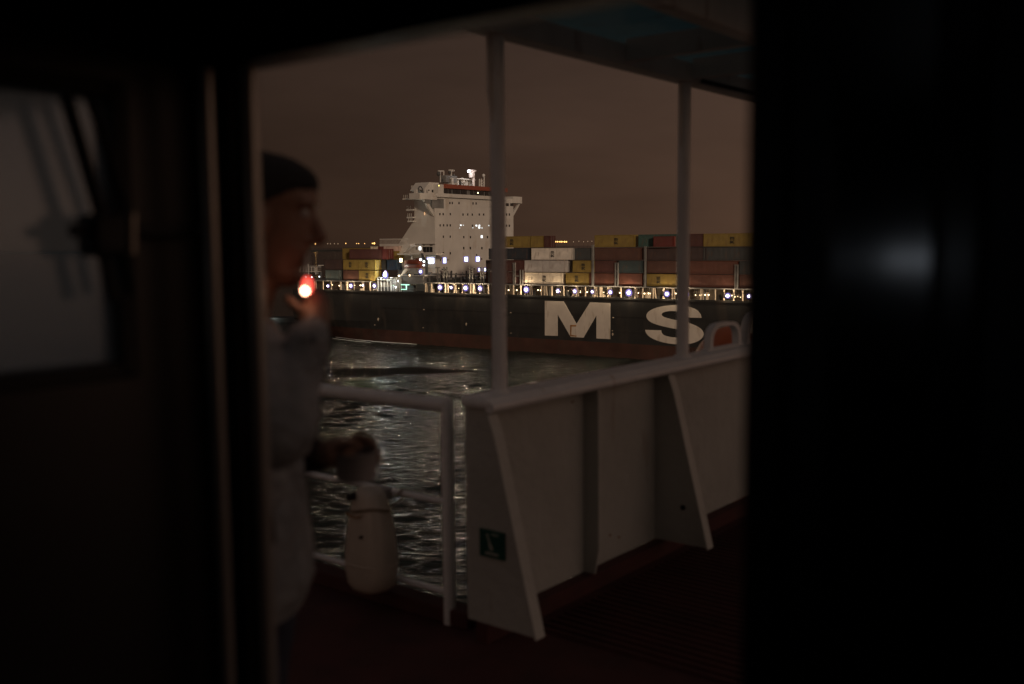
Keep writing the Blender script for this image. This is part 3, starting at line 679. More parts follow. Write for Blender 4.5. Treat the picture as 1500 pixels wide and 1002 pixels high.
for x in (649.5, 687, 703):
    mb = MB(S); s, _ = ship_px(x, 410, 1.0)
    mb.box(s, s + 0.3, 1, 1.3, HD, HD + 6.8); mb.box(s + 0.9, s + 1.2, 1, 1.3, HD, HD + 6.8)
    for j in range(5): mb.box(s + 0.3, s + 0.9, 1.05, 1.2, HD + 1.2 * j + 0.8, HD + 1.2 * j + 0.95)
    mb.build('lashing_frame', 'ship_grey', cargo)
# lashing bridge towers between container bays
for x0, x1, y0, two in ((751, 754.5, 386, True), (900.5, 905.5, 386, False), (1076, 1081, 389, False), (943.5, 946, 362, False), (866.5, 869.5, 360, False)):
    s0, h1 = ship_px(x0, y0, 0.3); s1, _ = ship_px(x1, y0, 0.3); mb = MB(S)
    mb.box(s0, s0 + 0.28, 0.3, 0.6, HB, h1); mb.box(s1 - 0.28, s1, 0.3, 0.6, HB, h1)
    hh = HB + 1.5
    while hh < h1: mb.box(s0 + 0.28, s1 - 0.28, 0.35, 0.55, hh, hh + 0.22); hh += 1.9
    mb.box(s0 - 0.05, s1 + 0.05, 0.28, 0.62, h1, h1 + 0.2)
    mb.build('lashing_tower', 'ship_grey', cargo)
    if two:
        mb = MB(S); sR = ship_px(761, 395, .3)[0]
        mb.box(sR, sR + 0.25, 0.3, 0.6, HB, h1 - 1.5); mb.box(sR + 0.8, sR + 1.0, 0.3, 0.6, HB, h1 - 1.5); mb.box(s1, sR, 0.35, 0.5, h1 - 3.2, h1 - 2.95); mb.build('lashing_tower', 'ship_grey', cargo)

# ------------------------------------------------------------------ containers
def container_mesh(L, H, key):
    mb = MB(); W = 2.44; p = 0.28; nC = int((L - 0.3) / p)
    # corrugated long sides (y=0 faces us), frame posts, rails, roof
    for y0, sg in ((0.0, 1), (W, -1)):
        zs = (0.16, H - 0.12); pts = []; x = 0.15
        for i in range(nC):
            for dx, dy in ((0, 0.045), (0.07, 0.0), (0.14, 0.0), (0.21, 0.045)): pts.append((x + dx + i * p, y0 + sg * dy))
        pts.append((L - 0.15, y0 + sg * 0.045)); n = len(pts)
        mb.add([(a, b_, zs[0]) for a, b_ in pts] + [(a, b_, zs[1]) for a, b_ in pts], [(i, i + 1, n + i + 1, n + i) for i in range(n - 1)])
    for x0 in (0, L - 0.15):
        mb.box(x0, x0 + 0.15, -0.02, 0.14, 0, H); mb.box(x0, x0 + 0.15, W - 0.14, W + 0.02, 0, H)
    for y0 in (-0.015, W - 0.105):
        mb.box(0.15, L - 0.15, y0, y0 + 0.12, 0, 0.16); mb.box(0.15, L - 0.15, y0, y0 + 0.12, H - 0.12, H)
    mb.box(0.02, L - 0.02, 0.1, W - 0.1, H - 0.06, H - 0.02); mb.box(0.02, L - 0.02, 0.1, W - 0.1, 0.05, 0.12)
    mb.box(0.03, 0.08, 0.14, W - 0.14, 0.12, H - 0.06); mb.box(L - 0.08, L - 0.03, 0.14, W - 0.14, 0.12, H - 0.06)
    return mb.mesh('container_' + key)
CMESH = {}
def emblem_mesh():
    cu = bpy.data.curves.new('emblem', 'FONT'); cu.body = "m\nsc"; cu.align_x = 'CENTER'; cu.size = 1.25; cu.space_line = 0.62; cu.extrude = 0.01; cu.offset = 0.035; cu.resolution_u = 2
    o = bpy.data.objects.new('emblem_tmp', cu); col.objects.link(o)
    dg = bpy.context.evaluated_depsgraph_get(); me = bpy.data.meshes.new_from_object(o.evaluated_get(dg))
    bpy.data.objects.remove(o); me.materials.clear(); me.materials.append(MATS['emblem_black']); return me
EMB = emblem_mesh()
GRP = 'containers stacked on the container ship'
def container(x0, y_base, color, length, label, logo=None, w=0.6, H=2.75, stripe=None):
    s0, h0 = ship_px(x0, y_base, w)
    key = '%d_%d_%s' % (length * 10, H * 100, color)
    if key not in CMESH:
        CMESH[key] = container_mesh(length, H, key); CMESH[key].materials.append(MATS['container_' + color])
    t = thing('shipping_container', S(s0, w, h0), label, 'container', GRP, rz=-TH)
    b_ = bpy.data.objects.new('container_shell', CMESH[key]); col.objects.link(b_); b_.parent = t
    for j in range(2):                       # locking bars on the bow-side end
        r = bpy.data.objects.new('locking_bar', BAR); col.objects.link(r); r.parent = t; r.location = (length + 0.02, 0.75 + j * 0.9, 0.15); r.scale = (1, 1, H - 0.35)
    if logo is not None:
        e = bpy.data.objects.new('emblem', EMB); col.objects.link(e); e.parent = t
        e.location = (logo * length, -0.04, H * 0.52); e.rotation_euler = (pi / 2, 0, 0)
    return t
mbb = MB(); mbb.box(-0.02, 0.02, -0.02, 0.02, 0, 1); BAR = mbb.mesh('locking_bar'); BAR.materials.append(MATS['bare_steel'])
_, hb1 = ship_px(800, 416.6, 0.6)
def tier_y(x, k, w=0.6, base=None):
    """picture row of a tier's floor at column x (tiers are 2.95 m apart)"""
    h = HB + 0.15 + 2.95 * k
    s, _ = ship_px(x, 420, w); p = S(s, w, h) - CAM; return 501 - FPX * (p @ u_) / (p @ f_)
LF, SH = 12.19, 6.06
FWD = [  # x0, tier, colour, length, emblem position, across, label
 (738, 0, 'dark_red', SH, None, 'dark red container on the lowest tier beside the cream emblem container'),
 (738, 1, 'dark_red', SH, None, 'dark red container on the second tier left of the plain grey-white container'),
 (716, 2, 'navy', LF, None, 'navy blue container left of the white emblem container, under the yellow pair'),
 (739, 3, 'yellow', 7.9, 0.28, 'yellow container on the top tier just right of the white bridge tower'),
 (777, 3, 'yellow', 3.9, None, 'short plain yellow container end on the top tier beside a dark red one'),
 (796.5, 3, 'dark_red', 1.8, None, 'narrow dark red container end at the edge of the top-tier gap'),
 (769, 0, 'cream', 10.9, 0.52, 'cream white container with black emblem on the lowest tier'),
 (768.5, 1, 'grey_white', LF, None, 'plain grey-white container without emblem on the second tier'),
 (778.5, 2, 'white', LF, 0.50, 'white container with black emblem on the third tier'),
 (829, 0, 'yellow', 6.3, 0.47, 'yellow emblem container on the lowest tier right of the cream container'),
 (839, 1, 'yellow', SH, 0.48, 'small yellow emblem container on the second tier between grey and dark red'),
 (839.5, 2, 'dark_grey', 5.1, None, 'dark grey container right of the white emblem container'),
 (863.5, 0, 'red_brown', 6.7, None, 'red-brown container on the lowest tier right of the yellow emblem container'),
 (871, 1, 'dark_red', 5.4, None, 'dark red container on the second tier left of the lashing tower'),
 (871, 2, 'brown', LF, None, 'long brown container on the third tier under the yellow emblem container'),
 (871, 3, 'yellow', 10.4, 0.55, 'yellow emblem container on the top tier right of the gap with shore lights'),
 (905.8, 0, 'red_brown', 6.1, None, 'red-brown container on the lowest tier right of the lashing tower'),
 (906.5, 1, 'teal_blue', 6.1, None, 'blue-grey container on the second tier right of the lashing tower'),
 (935, 3, 'teal', LF, None, 'green container on the top tier with a smaller red box before it'),
 (947.5, 0, 'yellow', 8.2, 0.36, 'yellow emblem container on the lowest tier behind the slim white canopy post'),
 (947.5, 1, 'brown', 8.2, None, 'brown container on the second tier behind the slim white canopy post'),
 (947.5, 2, 'purple_brown', 8.2, None, 'dull purple-brown container on the third tier behind the canopy post'),
 (1007, 3, 'dark_red', 3.8, None, 'dark red container end on the top tier right of the canopy post'),
 (1030, 3, 'yellow', 11.5, 0.58, 'yellow emblem container on the top tier nearest the dark door jamb'),
 (1000, 2, 'purple_brown', 5.6, None, 'dark purple-brown container with a pale label right of the canopy post'),
 (1030, 2, 'dark_grey', LF, None, 'dark grey container on the third tier nearest the door jamb'),
 (1004, 1, 'red_brown', LF, None, 'red-brown container on the second tier right of the canopy post'),
 (1003.5, 0, 'red_brown', LF, None, 'red-brown container on the lowest tier right of the canopy post'),
 (1083, 0, 'brown', LF, None, 'brown lowest-tier container half hidden by the door jamb'),
 (1083, 1, 'dark_grey', LF, None, 'dark grey second-tier container half hidden by the door jamb'),
]
for x0, k, c, L, lg, lab in FWD: container(x0, tier_y(x0, k), c, L, lab, lg)
container(957, tier_y(957, 3), 'red', 5.0, 'small red box-shaped container standing before the green one on the top tier', w=-1.9 + 1.2, H=2.3)
# inner row glimpsed through gaps
for x0, k, c, L, lab in ((712, 0, 'dark_red', LF, 'dark red inner-row container at the foot of the white tower'), (712, 1, 'purple_brown', LF, 'purple-brown inner-row container on the second tier by the white tower'),
                         (824, 1, 'dark_grey', LF, 'dark grey inner-row container seen between the grey-white and yellow ones'), (935, 0, 'navy', LF, 'nearly black inner-row container in the gap left of the yellow lowest-tier one'),
                         (935, 1, 'navy', LF, 'nearly black inner-row container on the second tier in the dark gap'), (990, 1, 'navy', LF, 'nearly black inner-row container in the gap right of the canopy post')):
    container(x0, tier_y(x0, k, 3.3), c, L, lab, None, w=3.3)
AFT = [
 (477, 0, 'pale_teal', 5.6, None, 0.6, 'pale blue-grey container on the lowest tier aft of the tower'),
 (503, 0, 'brown', SH, None, 0.6, 'brown container on the lowest tier beside the pale blue-grey one'),
 (526, 0, 'yellow', SH, 0.5, 0.6, 'yellow emblem container on the lowest tier aft of the tower'),
 (475.5, 1, 'purple_brown', 6.9, None, 0.6, 'dark brown container above the pale blue-grey one'),
 (503, 1, 'yellow', SH, 0.45, 0.6, 'left yellow emblem container of the pair on the second aft tier'),
 (526, 1, 'yellow', SH, 0.48, 0.6, 'right yellow emblem container of the pair on the second aft tier'),
 (512, 2, 'dark_red', LF, None, 0.6, 'long dark red container on top of the yellow emblem pair'),
 (560.5, 2, 'red', 1.8, None, 0.6, 'short red container end at the right of the long dark red one'),
 (567, 1, 'blue', 3.2, None, 2.4, 'small blue container end beside the lifeboat'),
 (549.5, 1, 'dark_grey', 4.0, None, 3.4, 'dark grey container end behind the gangway lamp'),
]
for x0, k, c, L, lg, w_, lab in AFT: container(x0, tier_y(x0, k, w_), c, L, lab, lg, w=w_)
container(502, tier_y(502, 2, 3.4) + 0.6, 'yellow', LF, 'tall yellow container behind the long dark red one, aft of the tower', None, w=3.4, H=3.1)
container(566, tier_y(566, 2, 3.4) + 0.6, 'yellow', 4.2, 'yellow container end under the aft platform of the tower', None, w=3.4, H=2.75)
container(543, tier_y(543, 3, 3.4) + 4.2, 'cream', 2.6, 'floodlit cream container end on top of the aft stack', None, w=3.3, H=1.3)
container(554, tier_y(554, 3, 3.4) + 4.2, 'red', 2.1, 'small red container end on top beside the floodlit cream one', None, w=3.3, H=1.3)
container(562, tier_y(562, 3, 3.4) + 4.2, 'pale_pink', 5.6, 'pale pinkish container end on top under the tower platform', None, w=3.3, H=1.3)

# ------------------------------------------------------------------ beyond the stern: gantry on a jetty, lit barge, foam line
def at_depth_frame(x, y, d): return pix(x, y, d)
jl = pix(455, 404, 360); jb = np.array([jl[0], jl[1], 0])
jet = thing('jetty_gantry', jb, 'small pale lattice gantry beyond the stern, next to the smoker\'s hand', 'gantry')
def jbox(x0, x1, y0, y1, m, nm, d=360, th=1.0):
    a = pix(x0, y1, d); b_ = pix(x1, y0, d); mb = MB(); mb.box(a[0], b_[0], a[1], a[1] + th, a[2], b_[2]); return mb.build(nm, m, jet)
for x in (440, 444, 448, 452, 456, 460, 464): jbox(x, x + 0.5, 391 + random.uniform(-2, 1), 399, 'ship_white', 'lattice_post')
jbox(451, 452.2, 386.5, 402, 'ship_white', 'gantry_leg'); jbox(462, 463, 392, 402, 'ship_white', 'gantry_leg')
for y0, y1 in ((391, 391.8), (394, 394.6), (397, 398), (389.5, 390.2)): jbox(438, 470, y0, y1, 'ship_white', 'gantry_beam')
jbox(466, 473.5, 388.3, 389.3, 'ship_white', 'gantry_arm'); jbox(462, 466.5, 398, 401.5, 'ship_grey', 'gantry_cab')
for x in (439, 470):
    a = pix(x, 404, 361); mb = MB(); mb.tube([(a[0], a[1], -1), (a[0], a[1], pix(x, 398, 361)[2])], 0.5, 8); mb.build('pile', 'ship_dark', jet)
for x, y in ((456.7, 406), (467.7, 405.3), (448, 405.8)):
    p = pix(x, y, 358); mb = MB(); mb.ball(p, 0.3, 8, 6); mb.build('jetty_lamp', 'lamp_window', jet)
bl = pix(400, 474, 345); bb = np.array([bl[0], bl[1], 0])
barge = thing('barge', bb, 'low dark barge with a white light strip, seen between smoker\'s chin and sleeve', 'barge')
a = pix(381, 471.2, 345); c = pix(418, 467.6, 345)
mb = MB(); mb.prism([(a[0] - 9, -0.6), (c[0] + 4, -0.6), (c[0] + 7, 1.6), (a[0] - 11, 1.6)], 1, bl[1], bl[1] + 8); mb.build('barge_hull', 'hull_black', barge)
mb = MB(); mb.box(a[0], c[0], bl[1] + 1.5, bl[1] + 4, 1.6, a[2]); mb.build('deckhouse', 'ship_dark', barge)
mb = MB(); mb.box(a[0], c[0], bl[1] + 1.3, bl[1] + 1.6, a[2], c[2]); mb.build('strip_light', mat('lamp_strip', (1, 1, 1), emit=(0.85, 1.0, 0.92), estr=4.0), barge)
lamp_light(((a[0] + c[0]) / 2, bl[1] - 1.5, c[2] + 1), 0.5, (0.85, 1.0, 0.92), 30, barge)
mb = MB()
for (sa, sb, off, wd) in ((-80, -46, -1.2, 0.28), (-78, -60, -4.0, 0.22)):
    pts = []
    for i in range(40):
        s = sa + (sb - sa) * i / 39; o = inset(s, 0.1) + off + 0.5 * mnoise.noise(Vector((s * 0.4, off, 0)))
        wdd = wd * (0.5 + 0.9 * abs(mnoise.noise(Vector((s * 0.9, 7, off)))))
        pts.append((s, o, wdd))
    mb.fr = S
    mb.add([(s, o - d, 0.16) for s, o, d in pts] + [(s, o + d, 0.16) for s, o, d in pts] + [(s, o, 0.26) for s, o, d in pts],
           [(i, i + 1, 80 + i + 1, 80 + i) for i in range(39)] + [(80 + i, 80 + i + 1, 40 + i + 1, 40 + i) for i in range(39)])
tag(mb.build('wake_foam', 'foam'), 'thin pale foam line along the hull near the stern', 'foam', kind='stuff')

# ================================================================== OWN SHIP
# decks
mb = MB(O); mb.prism([(-2.6, -9.1), (12, -9.1), (12, 2.66), (3.16, 2.66), (3.16, 4.75), (-2.6, 4.75)], 2, -0.25, 0.0)
deck = mb.build('deck', 'deck_red'); tag(deck, kind='structure')
mb = MB(O)
n_ = 3.25
while n_ < 8.5: mb.box(n_, n_ + 0.018, -0.8, 2.44, 0.0, 0.012); n_ += 0.052
tag(mb.build('tread_ribs', 'deck_red', deck), kind='stuff')
mb = MB(O); mb.box(3.06, 3.16, 2.66, 4.75, 0.0, 0.07); mb.build('deck_edge_bar', 'deck_red', deck, bevel=0.008)
mb = MB(O); mb.box(3.0, 12, 2.50, 2.56, 0.0, 0.078); mb.build('painted_foot', 'deck_red', deck)

# bulwark
TB = 2.565
bul = thing('bulwark', O(3.1, 2.6, 0), 'white steel bulwark with cap rail and tapered brackets, running away along the side deck', 'bulwark')
nb = [3.02, 4.46, 5.92, 7.38, 8.84, 10.3, 11.8]
for i in range(len(nb) - 1):
    mb = MB(O); mb.box(nb[i] + 0.004, nb[i + 1] - 0.004, TB, TB + 0.012, 0.078, 0.97); mb.build('plate', 'own_white', bul)
mb = MB(O); mb.box(2.99, 11.8, 2.475, 2.625, 0.962, 1.012); mb.build('cap_rail', 'own_white_rail', bul, smooth=True, bevel=0.02)
mb = MB(O); mb.tube([(2.995, 2.475, 0.975), (11.8, 2.475, 0.975)], 0.022, 10); mb.build('cap_bead', 'own_white_rail', bul, smooth=True)
for i, n in enumerate(nb[:5]):
    poly = [(TB + (0.050 if i == 0 else -0.001), 0.08), (TB + (0.050 if i == 0 else -0.001), 0.962), (2.485, 0.962), (2.455, 0.86), (2.255, 0.08)]
    mb = MB(O); mb.prism(poly, 0, n - 0.006, n + 0.006); br = mb.build('bracket', 'own_white', bul)
    e = [(2.487, 0.945), (2.455, 0.86), (2.255, 0.08)]; d = 0.010
    mb = MB(O); mb.prism(e + [(t - d, z) for t, z in e[::-1]], 0, n - 0.03, n + 0.032); mb.build('flange', 'own_white', br, bevel=0.003)
    if i == 1:
        mb = MB(O); mb.tube([(n - 0.012, 2.40, 0.27), (n + 0.02, 2.40, 0.27)], 0.014, 10); mb.build('drain_hole', 'hole_dark', br)
for i in (0, 2, 3):
    n = (nb[i] + nb[i + 1]) / 2 + 0.06
    mb = MB(O); mb.prism([(TB, 0.05), (TB, 0.962), (2.485, 0.962), (2.482, 0.2), (2.51, 0.05)], 0, n - 0.006, n + 0.006); mb.build('stiffener', 'own_white', bul, bevel=0.002)
for n, z in ((4.02, 0.20), (4.10, 0.17), (3.7, 0.9)):
    mb = MB(O); mb.tube([(n, TB + 0.005, z), (n, TB - 0.004, z)], 0.006, 8); mb.build('rust_spot', 'rust_stain', bul)

# canopy with posts
can = thing('canopy', O(3.2, 2.5, 0), 'teal-bottomed deck canopy on slim white posts above the bulwark', 'canopy')
ZC = 2.44
for i, n in enumerate((3.15, 4.70, 6.22, 7.75, 9.3)):
    r = 0.031 if i == 0 else 0.033
    mb = MB(O); mb.tube([(n, 2.545, 1.008), (n, 2.545, ZC + 0.02)], r, 18); p = mb.build('post', 'own_white_rail', can, smooth=True)
    mb = MB(O); mb.prism([(n - 0.030, ZC), (n - 0.058, ZC), (n - 0.056, ZC - 0.22), (n - 0.030, ZC - 0.34)], 1, 2.539, 2.551); mb.build('gusset', 'canopy_beam', p)
    mb = MB(O); mb.tube([(n, 2.545, 1.008), (n, 2.545, 1.022)], r + 0.012, 18); mb.build('weld_collar', 'own_white_rail', p, smooth=True)
mb = MB(O); mb.box(2.85, 11, 2.50, 2.59, ZC, ZC + 0.10); mb.build('edge_girder', 'canopy_beam', can, bevel=0.006)
mb = MB(O); mb.box(2.85, 11, 1.74, 1.82, ZC - 0.01, ZC + 0.13); mb.build('inner_girder', 'canopy_beam', can, bevel=0.006)
for i, n in enumerate((2.88, 4.05, 4.70, 5.6, 6.5, 7.6, 8.7)):
    mb = MB(O); mb.box(n, n + 0.05, 1.82, 2.50, ZC + 0.02, ZC + 0.12); mb.build('cross_beam', 'canopy_beam', can)
    mb = MB(O); mb.box(n, n + 0.05, 0.4, 1.74, ZC + 0.02, ZC + 0.12); mb.build('cross_beam', 'canopy_beam', can)
mb = MB(O); mb.add([(2.8, 0.35, ZC + 0.135), (11, 0.35, ZC + 0.135), (11, 2.60, ZC + 0.135), (2.8, 2.60, ZC + 0.135)], [(0, 1, 2, 3)]); mb.build('roof_sheet', 'canopy_teal', can)
mb = MB(O); mb.tube([(4.75, 2.47, ZC + 0.01), (5.25, 2.36, ZC - 0.02)], 0.012, 8); mb.build('cable', 'rubber_black', can)

# transverse guard rail at the end of the wing
rail = thing('guard_railing', O(3.08, 2.77, 0), 'white tubular guard railing with three rails at the deck edge left of the bulwark', 'railing')
for z, r in ((0.945, 0.031), (0.53, 0.014), (0.135, 0.014)):
    mb = MB(O); mb.tube([(3.08, 2.78, z), (3.08, 4.66, z), (2.9, 4.7, z), (0.5, 4.7, z)], r, 14); mb.build('rail', 'own_white_rail', rail, smooth=True)
for n, t in ((3.08, 2.775), (3.08, 4.66), (1.8, 4.7), (0.6, 4.7)):
    mb = MB(O); mb.tube([(n, t, 0.0), (n, t, 0.955), (n, t, 0.975), (n, t, 0.985)], [0.026, 0.026, 0.020, 0.006], 14); mb.build('post', 'own_white_rail', rail, smooth=True)

# white plastic canister hung on the railing
tc_, zc_ = own_n(547, 790, 3.0)
can2 = thing('rescue_line_canister', O(3.0, tc_, 0.1), 'white bell-shaped plastic canister hanging on the guard railing below the tin', 'canister')
prof = [(0.098, 0.045, 0.06), (0.105, 0.085, 0.075), (0.13, 0.110, 0.085), (0.19, 0.122, 0.092), (0.27, 0.122, 0.09), (0.36, 0.110, 0.082), (0.44, 0.095, 0.074), (0.50, 0.080, 0.064), (0.535, 0.066, 0.055), (0.555, 0.045, 0.04), (0.562, 0.015, 0.015)]
def se(a, p): return math.copysign(abs(a) ** p, a)
rings = [[(2.985 + d * se(sin(2 * pi * k / 28), 0.75), tc_ + wd * se(cos(2 * pi * k / 28), 0.75), z) for k in range(28)] for z, wd, d in prof]
mb = MB(O); mb.loft(rings); body = mb.build('canister_body', 'plastic_white', can2, smooth=True)
mb = MB(O); mb.tube([(2.90, tc_ + 0.042, 0.525), (2.935, tc_ + 0.042, 0.525)], 0.016, 12); mb.build('grip_hole', 'hole_dark', body)
mb = MB(O); mb.tube([(2.905, tc_ + 0.02 + 0.045 * (1 - i / 5), 0.45 - 0.012 * sin(pi * i / 10)) for i in range(11)], 0.004, 6); mb.build('moulded_lip', 'rust_stain', body)
mb = MB(O); mb.tube([(2.890, tc_ - 0.03, 0.36), (2.915, tc_ - 0.03, 0.36)], 0.007, 8); mb.build('bolt', 'hole_dark', body)
mb = MB(O); mb.tube([(2.985 + 0.0925 * se(sin(2 * pi * k / 28), 0.75), tc_ + 0.1235 * se(cos(2 * pi * k / 28), 0.75), 0.225) for k in range(29)], 0.003, 6); mb.build('mould_seam', 'plastic_white', body)
mb = MB(O); mb.tube([(2.985 + 0.078 * sin(2 * pi * k / 28 * 1.0), tc_ + 0.093 * cos(2 * pi * k / 28), 0.468 + 0.012 * sin(4 * pi * k / 28)) for k in range(29)], 0.006, 8); mb.build('lashing_rope', 'rope', can2, smooth=True)
mb = MB(O); mb.tube([(3.05, tc_ - 0.06, 0.468), (3.085, tc_ - 0.10, 0.50), (3.10, tc_ - 0.11, 0.54), (3.07, tc_ - 0.115, 0.548), (3.045, tc_ - 0.10, 0.52)], 0.005, 8); mb.build('lashing_rope', 'rope', can2, smooth=True)
mb = MB(O); mb.box(3.02, 3.075, tc_ - 0.05, tc_ + 0.05, 0.50, 0.545); mb.build('hook', 'bare_steel', can2)

# green safety sign on the first bracket
tA, zA = own_n(703, 773, 3.01); tB_, zB = own_n(740, 825, 3.01)
sg_ = thing('safety_sign', O(3.01, (tA + tB_) / 2, zB), 'small green safety sign with faint white symbol on the first bulwark bracket', 'sign')
tA = min(tA, 2.545)
z1, z0 = zA, own_n(703, 813, 3.01)[1]
mb = MB(O); mb.box(3.006, 3.0135, tB_, tA, z0, z1); plate = mb.build('sign_plate', 'sign_green', sg_)
WD, HT = tA - tB_, z1 - z0
def sgn(poly, m='sign_white'):
    mb = MB(O); mb.prism([(tA - u * WD, z0 + v * HT) for u, v in poly], 0, 3.0035, 3.006); return mb.build('sign_symbol', m, plate)
sgn([(0.28, 0.86), (0.33, 0.86), (0.45, 0.52), (0.40, 0.52)])
sgn([(0.38, 0.52), (0.47, 0.52), (0.56, 0.33), (0.50, 0.28), (0.42, 0.31)])
sgn([(0.48, 0.88), (0.76, 0.88), (0.76, 0.84), (0.48, 0.84)])
for i in range(7):
    u = 0.24 + i * 0.078; sgn([(u, 0.20), (u + 0.055, 0.20), (u + 0.055, 0.11), (u, 0.11)])

# flat-bar arches and orange rescue craft beyond the cap rail
def arch(nm, lab, n0, n1, t, z, wd):
    root = thing(nm, O((n0 + n1) / 2, t, 1.0), lab, 'bracket'); out = []
    hw, cxn = (n1 - n0) / 2, (n0 + n1) / 2
    for i in range(25):
        a = pi * i / 24; out.append((cxn - hw * se(cos(a), 0.55), 1.0 + z * se(sin(a), 0.55)))
    inn = [(cxn + (q - cxn) * (1 - 0.035 / hw), 1.0 + (zz - 1.0) * (1 - 0.022 / z)) for q, zz in out]
    mb = MB(O); k = len(out)
    for t_ in (t, t + wd): mb.v += [O(q, t_, zz) for q, zz in out] + [O(q, t_, zz) for q, zz in inn]
    for i in range(k - 1):
        mb.f += [[i, i + 1, k + i + 1, k + i], [2 * k + i, 3 * k + i, 3 * k + i + 1, 2 * k + i + 1], [i, 2 * k + i, 2 * k + i + 1, i + 1], [k + i, k + i + 1, 3 * k + i + 1, 3 * k + i]]
    mb.build('flat_bar', 'own_white_rail', root, smooth=True)
    mb = MB(O); mb.box(n0 - 0.03, n1 + 0.03, t - 0.005, t + wd + 0.005, 1.0125, 1.02); mb.build('foot_plate', 'own_white_rail', root)
arch('roller_guard', 'white arched flat-bar guard on the cap rail, in front of the orange hull', 5.06, 5.46, 2.565, 0.16, 0.042)
arch('roller_guard', 'second white arched guard on the cap rail, against the door jamb', 5.53, 5.95, 2.565, 0.20, 0.042)
dp = pix(1072, 512, 8.6)
rb = thing('rescue_boat', dp, 'orange curved rescue boat hull glimpsed under the white arch', 'boat')
mb = MB(); mb.ball((dp[0] + 0.12, dp[1] + 0.4, dp[2] - 0.62), (0.36, 1.5, 0.78), 24, 16); mb.build('boat_hull', 'boat_orange', rb, smooth=True)
mb = MB(); mb.tube([(dp[0] + 0.12 + 0.38 * sin(a), dp[1] + 0.4 - 1.42 * cos(a), dp[2] - 0.7) for a in [pi * i / 20 - pi / 2 for i in range(21)]], 0.02, 8); mb.build('grab_line', 'rubber_black', rb, smooth=True)

# ------------------------------------------------------------------ wheelhouse with the open doorway
NW = 0.94                     # inner face of the wall
TL, TR = 1.255, 0.44          # door jambs
ZL = 1.89                     # lintel
wh = thing('wheelhouse', O(NW, 0.85, 0), 'dark wheelhouse wall around the open doorway, seen from inside', 'wall')
def wp(nm, a, m='cabin_dark', bv=0.0): mb = MB(O); mb.box(*a); return mb.build(nm, m, wh, bevel=bv)
NO = NW + 0.055
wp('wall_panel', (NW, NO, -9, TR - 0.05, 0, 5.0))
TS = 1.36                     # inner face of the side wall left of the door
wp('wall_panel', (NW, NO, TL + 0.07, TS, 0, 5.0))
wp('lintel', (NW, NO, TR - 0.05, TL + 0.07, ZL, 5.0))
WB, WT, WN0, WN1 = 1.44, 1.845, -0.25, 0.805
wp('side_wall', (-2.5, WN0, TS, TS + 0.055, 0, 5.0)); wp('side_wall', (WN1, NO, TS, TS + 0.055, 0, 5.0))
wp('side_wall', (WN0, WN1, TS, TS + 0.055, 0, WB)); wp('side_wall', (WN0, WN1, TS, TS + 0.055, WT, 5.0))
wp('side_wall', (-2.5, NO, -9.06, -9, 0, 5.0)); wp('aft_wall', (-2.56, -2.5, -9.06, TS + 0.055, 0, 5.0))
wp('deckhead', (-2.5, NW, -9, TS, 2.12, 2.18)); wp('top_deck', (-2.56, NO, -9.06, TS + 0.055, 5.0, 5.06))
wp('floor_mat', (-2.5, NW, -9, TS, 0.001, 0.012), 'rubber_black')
for a in ((-9, TR - 0.05, 0, 5), (TL + 0.075, TS + 0.06, 0, 5), (TR - 0.05, TL + 0.075, ZL + 0.02, 5)):
    wp('outer_plating', (NO + 0.002, NO + 0.012, a[0] + 0.002, a[1] - 0.002, a[2] + 0.002, a[3]), 'own_white')
for a in ((-2.5, WN0 - 0.02, 0, 5), (WN1 + 0.02, NO, 0, 5), (WN0 - 0.02, WN1 + 0.02, 0, WB - 0.02), (WN0 - 0.02, WN1 + 0.02, WT + 0.02, 5)):
    wp('outer_plating', (a[0] + 0.002, a[1] - 0.002, TS + 0.057, TS + 0.067, a[2] + 0.002, a[3]), 'own_white')
wp('sill', (NW - 0.01, NO + 0.01, TR, TL, 0, 0.06), 'frame_metal', 0.01)
# jamb strips on the left: rounded metal edge, dark seal, second edge
mb = MB(O); mb.tube([(NW + 0.028, TL + 0.012, 0.06), (NW + 0.028, TL + 0.012, ZL)], 0.014, 16); mb.build('jamb_edge', 'frame_metal', wh, smooth=True)
wp('jamb_seal', (NW + 0.004, NO - 0.004, TL + 0.026, TL + 0.07, 0, ZL), 'rubber_black')
mb = MB(O); mb.tube([(NW - 0.036, TL + 0.031, 0.06), (NW - 0.036, TL + 0.031, ZL - 0.01)], 0.012, 16); mb.build('jamb_bead', 'frame_metal', wh, smooth=True)
# right jamb: stepped, semi-gloss
wp('jamb_post', (NW - 0.004, NO, TR - 0.05, TR, 0, ZL), 'cabin_dark', 0.012)
wp('jamb_panel', (NW - 0.006, NW, 0.255, 0.352, 0, ZL + 0.1), 'cabin_panel', 0.004)
wp('jamb_panel', (NW - 0.012, NW, 0.215, 0.249, 0, ZL + 0.1), 'cabin_trim', 0.004)
